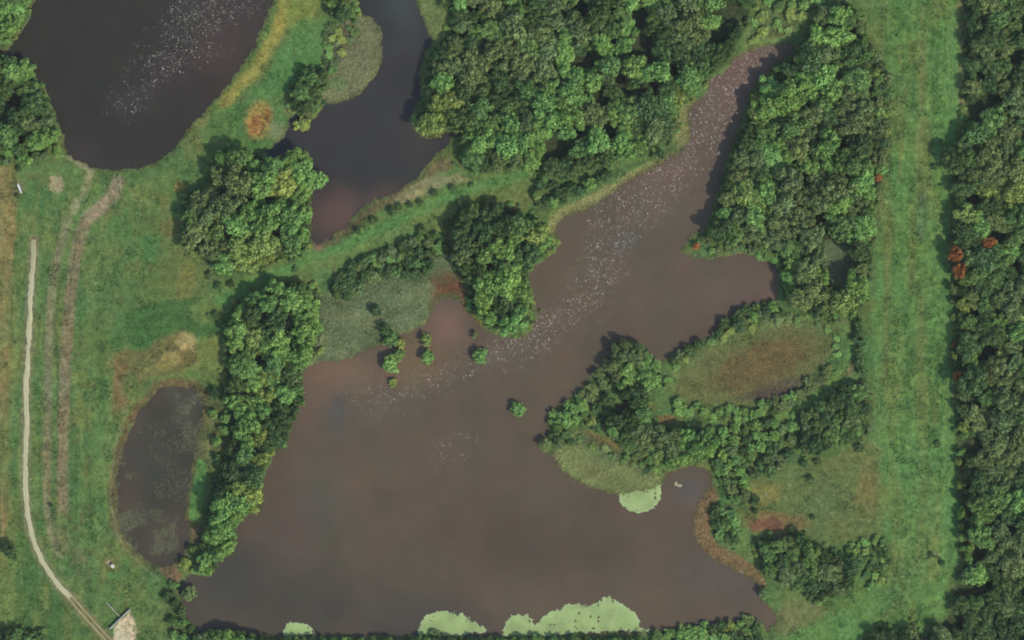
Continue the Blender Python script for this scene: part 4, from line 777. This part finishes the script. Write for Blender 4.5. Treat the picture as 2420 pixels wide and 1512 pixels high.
# broken water weeds in the swampy pool
x, y, rs = scatter(46000, 45, (262, 480, 900, 1350)); dd = sdf(x, y, POND_D); pr = sstep(0.46, 0.66, fbm(x, y, 34, 501, 3)) * (0.25 + 0.75 * np.clip(sstep(400, 450, x) * sstep(1090, 1000, y) + sstep(1180, 1240, y) + sstep(320, 290, x), 0, 1))
ok = (dd < 4) & (rs.uniform(0, 1, len(x)) < pr * 0.8); x, y = x[ok], y[ok]
nq = len(x); ctr = np.stack([(x - CX) * S, (CY - y) * S, np.full(nq, WATER_Z + 0.04) + rs.uniform(0, .1, nq)], -1)
Vq, Fq = quads_mesh(ctr, rs.normal(size=(nq, 3)) * 0.25 + [0, 0, 1], rs.uniform(0.10, 0.24, nq), rs)
tag(link(bpy.data.objects.new('water_weeds', np_mesh('water_weeds', Vq, Fq, np.repeat(gcol((104, 108, 84)) * rs.uniform(.7, 1.25, (nq, 1)), 4, 0), M_grass))), 'broken grey green water weeds on the swampy pool', 'water weeds', kind='stuff')

# ------------------------------------------------------------------ duckweed mats
def mat_poly(P, label, seed, th=0.035, name='duckweed_mat', c_in=(140, 160, 112), c_ed=(150, 166, 132), cat='duckweed', z=0.03, rag=3.4, cc2=None):
    P = np.array(P, float); st = 1.3 if np.ptp(P[:, 0]) > 30 else 0.45
    X, Y = np.meshgrid(np.arange(P[:, 0].min() - 8, P[:, 0].max() + 8, st), np.arange(P[:, 1].min() - 8, P[:, 1].max() + 8, st)); sh = X.shape; x, y = X.ravel(), Y.ravel()
    d = sdf(x + (vn(x, y, 6, seed) - .5) * rag * 2 + (vn(x, y, 3, seed + 4) - .5) * rag, y + (vn(x, y, 6, seed + 1) - .5) * rag * 2 + (vn(x, y, 3, seed + 5) - .5) * rag, P, 40)
    I = np.arange(x.size).reshape(sh); kp = (d < 0).reshape(sh); kp &= ~((fbm(x, y, 9, seed + 60, 3) > 0.80 - 0.20 * sstep(-6, 0, d)).reshape(sh))
    k = kp[:-1, :-1] & kp[1:, :-1] & kp[1:, 1:] & kp[:-1, 1:]
    F = np.stack([I[:-1, :-1][k], I[1:, :-1][k], I[1:, 1:][k], I[:-1, 1:][k]], -1)
    e = sstep(-9, -1, d)[:, None]; c = gcol(c_in) * (1 - e) + gcol(c_ed) * e; c = c * (0.70 + 0.6 * fbm(x, y, 26, seed + 9, 5))[:, None]
    if cc2: c = cc2(x, y, c)
    # a thin slab: top sheet, skirt quads round the border
    V = np.stack([(x - CX) * S, (CY - y) * S, np.full(x.size, WATER_Z + z + th) + (vn(x, y, 4, 3) - .5) * 0.02], -1)
    cnt = {}
    for q in F:
        for a, b in ((q[0], q[1]), (q[1], q[2]), (q[2], q[3]), (q[3], q[0])): cnt[(a, b)] = 1
    bord = [(a, b) for (a, b) in cnt if (b, a) not in cnt]
    used = np.unique(F); re = np.zeros(x.size, int); re[used] = np.arange(used.size); V = V[used]; c = c[used]; F = re[F]
    lowi = {}; extra = []; ec = []
    for a, b in bord:
        for q in (a, b):
            if q not in lowi:
                lowi[q] = len(V) + len(extra); v = V[re[q]].copy(); v[2] = WATER_Z + z - 0.02; extra.append(v); ec.append(c[re[q]])
    sk = np.array([(re[b], re[a], lowi[a], lowi[b]) for a, b in bord])
    me = np_mesh(name, np.concatenate([V, extra]), np.concatenate([F, sk]), np.concatenate([c, ec]), M_weed)
    return tag(link(bpy.data.objects.new(name, me)), label, cat, 'duckweed mats' if 'duck' in name else None)
mat_poly([(666,1520),(667,1489),(676,1472),(697,1466),(720,1469),(735,1481),(750,1499),(738,1503),(720,1503),(700,1508),(690,1520)], 'smallest pale green duckweed mat at the bottom edge, the left one', 1)
mat_poly([(1000,1520),(988,1505),(985,1489),(995,1466),(1005,1451),(1025,1444),(1055,1441),(1087,1446),(1117,1464),(1145,1479),(1152,1495),(1105,1500),(1060,1512),(1030,1524)], 'domed duckweed mat with a dark bush in it, bottom middle', 2)
mat_poly([(1184,1512),(1185,1489),(1195,1468),(1205,1454),(1215,1449),(1250,1451),(1258,1462),(1264,1475),(1275,1462),(1292,1446),(1322,1436),(1335,1426),(1372,1426),(1390,1431),(1412,1421),(1422,1411),(1442,1408),(1465,1424),(1492,1436),(1510,1459),(1517,1479),(1537,1484),(1535,1496),(1460,1495),(1360,1501),(1260,1508)], 'largest duckweed mat, two lobed, along the bottom bank', 3)
mat_poly([(1458,1158),(1463,1172),(1465,1191),(1482,1206),(1512,1216),(1545,1204),(1562,1186),(1564,1165),(1562,1140),(1530,1146),(1500,1154)], 'rounded duckweed mat hanging below the lower peninsula reeds', 4)
mat_poly([(1594,1137),(1600,1136),(1602,1143),(1610,1142),(1613,1142),(1612,1152),(1604,1152),(1600,1149),(1592,1150)], 'small pale scum patch floating in the cove by the peninsula', 5, name='floating_scum', c_in=(158, 156, 140), c_ed=(146, 144, 126), cat='scum', rag=1.0)
for k_, (sx_, sy_, wl) in enumerate([(1627, 1124, 3), (1627, 1132, 4), (1630, 1156, 4), (1642, 1166, 3)]):
    mat_poly([(sx_ - 1.6, sy_ - wl), (sx_ + 1.6, sy_ - wl + 1), (sx_ + 2.4, sy_ + wl - 1), (sx_ - 1, sy_ + wl)], ['topmost', 'second from top', 'third from top', 'lowest'][k_] + ' of the four thin scum flecks in the cove', 20 + k_, name='scum_fleck', c_in=(120, 116, 108), c_ed=(112, 110, 100), cat='scum', rag=0.6)

# ------------------------------------------------------------------ small made things
import bmesh
M_white = simple('weathered white hull', (0.78, 0.79, 0.72), 0.5, 0.06, 2.0); M_inner = simple('boat inside', (0.55, 0.56, 0.52), 0.7, 0.1, 4.0)
M_conc = simple('weathered concrete', (0.42, 0.40, 0.34), 0.9, 0.2, 3.0); M_cream = simple('cream plastic', (0.62, 0.58, 0.42), 0.6, 0.08, 3.0)
M_rust = simple('rusty boards', (0.26, 0.15, 0.08), 0.9, 0.35, 5.0); M_pale = simple('bleached wood', (0.42, 0.38, 0.26), 0.9, 0.2, 5.0); M_dark = simple('dark rust', (0.09, 0.055, 0.03), 0.9, 0.3, 5.0)
def bm_obj(name, bm, mat, parent=None, bev=0.0):
    if bev: bmesh.ops.bevel(bm, geom=list(bm.edges), offset=bev, segments=2, affect='EDGES')
    bmesh.ops.recalc_face_normals(bm, faces=bm.faces); me = bpy.data.meshes.new(name); bm.to_mesh(me); bm.free(); me.materials.append(mat)
    return link(bpy.data.objects.new(name, me), parent)
def box(bm, c, s, rz=0, tilt=0):
    from mathutils import Matrix
    M = Matrix.Translation(c) @ Matrix.Rotation(rz, 4, 'Z') @ Matrix.Rotation(tilt, 4, 'Y') @ Matrix.Diagonal((*s, 1))
    bmesh.ops.create_cube(bm, size=1, matrix=M)
def empty(name, x, y, rz=0, dz=0):
    e = bpy.data.objects.new(name, None); COL.objects.link(e); X, Y = W(x, y); e.location = (X, Y, gz(x, y) + dz); e.rotation_euler = (0, 0, rz); e.empty_display_size = 0.3; return e
# boat: a lofted open hull, narrow, pointed bow, small transom
boat = empty('small_boat', 46.6, 445.5, math.atan2(-24, 9), 0.08); tag(boat, 'long narrow white boat lying in the grass at the left edge', 'boat')
def hull(bm, inset, zb, close):
    st = [(-2.0, .22, .42), (-1.4, .36, .40), (-0.5, .42, .39), (0.5, .41, .40), (1.3, .28, .43), (1.8, .12, .48), (2.05, .015, .54)]; ring = []
    for x_, w_, h_ in st:
        w_ = max(w_ - inset, .008); r = []
        for k in range(9):
            a = math.pi * k / 8; r.append(bm.verts.new((x_, math.cos(a) * w_, h_ - (h_ - zb) * math.sin(a) ** .7)))
        ring.append(r)
    for i in range(len(ring) - 1):
        for k in range(8): bm.faces.new((ring[i][k], ring[i][k + 1], ring[i + 1][k + 1], ring[i + 1][k]))
    if close: bm.faces.new(ring[0])
    return ring
bm = bmesh.new(); a_ = hull(bm, 0, 0.0, True); b_ = hull(bm, 0.035, 0.12, True)
for k in (0, 8):
    for i in range(len(a_) - 1): bm.faces.new((a_[i][k], a_[i + 1][k], b_[i + 1][k], b_[i][k]))
ho = bm_obj('hull', bm, M_white, boat)
bm = bmesh.new(); box(bm, (1.25, 0, .45), (1.3, .36, .03)); bm_obj('foredeck', bm, M_white, boat, .008)
for tx_ in (-1.3, -0.2):
    bm = bmesh.new(); box(bm, (tx_, 0, .33), (.22, .66, .03)); bm_obj('thwart', bm, M_inner, boat, .006)
bm = bmesh.new(); box(bm, (-.45, 0, .13), (2.5, .5, .02)); bm_obj('floor_boards', bm, M_white, boat)
# water tote (cream block) and the heap of scrap beside it
tank = empty('storage_tank', 266.5, 1337.5, math.radians(-38)); tag(tank, 'cream coloured square tank standing beside the rusty scrap heap', 'tank')
bm = bmesh.new(); box(bm, (0, 0, .62), (1.45, 1.15, 1.0)); bm_obj('tank_body', bm, M_cream, tank, .10)
bm = bmesh.new(); bmesh.ops.create_cone(bm, cap_ends=True, segments=20, radius1=.2, radius2=.2, depth=.07); [setattr(v.co, 'z', v.co.z + 1.16) for v in bm.verts]; bm_obj('filler_cap', bm, M_pale, tank)
for q in (-.45, 0, .45):
    bm = bmesh.new(); box(bm, (q, 0, .06), (.14, 1.2, .12)); bm_obj('skid', bm, M_rust, tank)
for k_, (dx, dy, L_, w_, rz, m_, nm_, lb) in enumerate([
    (-4.5, -4.5, 1.9, .30, 40, M_pale, 'plank', 'pale plank at the far end of the scrap heap'),
    (-3.0, -3.4, 2.1, .28, 44, M_rust, 'plank', 'rusty board second from the far end of the scrap heap'),
    (-1.6, -2.0, 1.7, .34, 38, M_dark, 'plank', 'blackish board in the middle of the scrap heap'),
    (-0.2, -0.6, 2.3, .24, 46, M_rust, 'plank', 'longest rusty board of the scrap heap'),
    (1.0, 0.8, 2.0, .36, 42, M_dark, 'plank', 'dark board lying right against the cream tank'),
    (-3.6, 0.6, 1.6, .22, -30, M_pale, 'plank', 'short pale plank lying across the rusty boards'),
    (1.2, 4.0, 1.1, .22, 20, M_pale, 'plank', 'little pale plank at the foot of the scrap heap')]):
    e = empty(nm_, 259.5 + dx, 1331.5 + dy, math.radians(rz), 0.10 + 0.02 * k_); bm = bmesh.new(); box(bm, (0, 0, 0), (L_, w_, .08), 0, 0)
    for q in (-.35, .35): box(bm, (q * L_, 0, -.06), (.09, w_ * 1.05, .05))
    bm.verts.ensure_lookup_table(); me_o = bm_obj('plank_body', bm, m_); me_o.location = e.location; me_o.rotation_euler = e.rotation_euler; me_o.name = 'plank'; bpy.data.objects.remove(e)
    me_o.rotation_euler[0] = math.radians(8 * (-1) ** k_); tag(me_o, lb, 'plank', 'boards of the scrap heap')
# two low concrete walls by the bare pad
def wall(x_a, y_a, x_b, y_b, h, t, label, npost):
    A = Vector((*W(x_a, y_a), 0)); B = Vector((*W(x_b, y_b), 0)); L_ = (B - A).length; e = empty('concrete_wall', (x_a + x_b) / 2, (y_a + y_b) / 2, math.atan2(B.y - A.y, B.x - A.x), -0.15)
    tag(e, label, 'wall', 'low walls beside the bare pad'); bm = bmesh.new(); box(bm, (0, 0, h / 2), (L_, t, h)); bm_obj('wall_body', bm, M_conc, e, .015)
    bm = bmesh.new(); box(bm, (0, 0, h + .045), (L_ + .1, t + .1, .08)); bm_obj('coping', bm, M_conc, e, .015)
    for k in range(npost):
        bm = bmesh.new(); box(bm, (-L_ / 2 + L_ * (k + .5) / npost, -t / 2 - .11, h * .42), (.25, .2, h * .84)); bm_obj('buttress', bm, M_conc, e, .01)
wall(259.5, 1486, 307.5, 1439.5, 1.35, .28, 'long pale concrete wall along the bare pad', 5)
wall(252, 1424, 282.5, 1455.5, 0.9, .12, 'thinner low wall meeting the long one at a right angle', 3)
# a felled pale trunk lying in the meadow and driftwood on the shore
def log(x_, y_, L_, rz, label, r_=.14):
    e = empty('fallen_log', x_, y_, math.radians(rz), r_ * .8); v, f = [], []; rr = random.Random(int(x_)); pts = []
    for i in range(7): pts.append((i / 6 * L_ - L_ / 2, rr.uniform(-.06, .06), rr.uniform(-.02, .04), r_ * (1.1 - .1 * i)))
    for (px, py, pz, pr) in pts:
        for j in range(7): a = 2 * math.pi * j / 7; v.append((px, py + math.cos(a) * pr, pz + math.sin(a) * pr))
    for i in range(6):
        for j in range(7): f.append((i * 7 + j, i * 7 + (j + 1) % 7, (i + 1) * 7 + (j + 1) % 7, (i + 1) * 7 + j))
    me = np_mesh('log_stem', np.array(v), np.array(f), None, M_pale, True); link(bpy.data.objects.new('log_stem', me), e)
    for s_ in (-1, 1):
        bm = bmesh.new(); box(bm, (L_ * .12 * s_, .35 * s_, .05), (.07, .7, .07), math.radians(25 * s_)); bm_obj('branch_stub', bm, M_pale, e)
    tag(e, label, 'log', 'bleached logs')
log(1797, 1179, 2.2, 25, 'bleached log lying in the grass above the reddish patch, left one'); log(1810, 1169, 1.4, 70, 'short bleached log above the reddish patch, right one')
log(1751, 1351, 2.4, -40, 'bleached log stranded on the lower right shore of the brown pond')
log(2203, 1307, 2.6, -4, 'pale log lying along the short ditch in the grass strip')

# ------------------------------------------------------------------ the air between the camera and the ground
bm = bmesh.new(); box(bm, (0, 0, 790), (12000, 12000, 1600)); hz = bpy.data.meshes.new('haze'); bm.to_mesh(hz); bm.free()
mh = bpy.data.materials.new('haze'); mh.use_nodes = True; mh.node_tree.nodes.clear(); vo_ = mh.node_tree.nodes.new('ShaderNodeVolumePrincipled'); ou = mh.node_tree.nodes.new('ShaderNodeOutputMaterial')
vo_.inputs['Color'].default_value = (0.85, 0.9, 0.95, 1); vo_.inputs['Density'].default_value = 0.00001; mh.node_tree.links.new(vo_.outputs[0], ou.inputs['Volume'])
hz.materials.append(mh); tag(link(bpy.data.objects.new('haze', hz)), 'thin summer haze in the air', 'haze', kind='stuff')
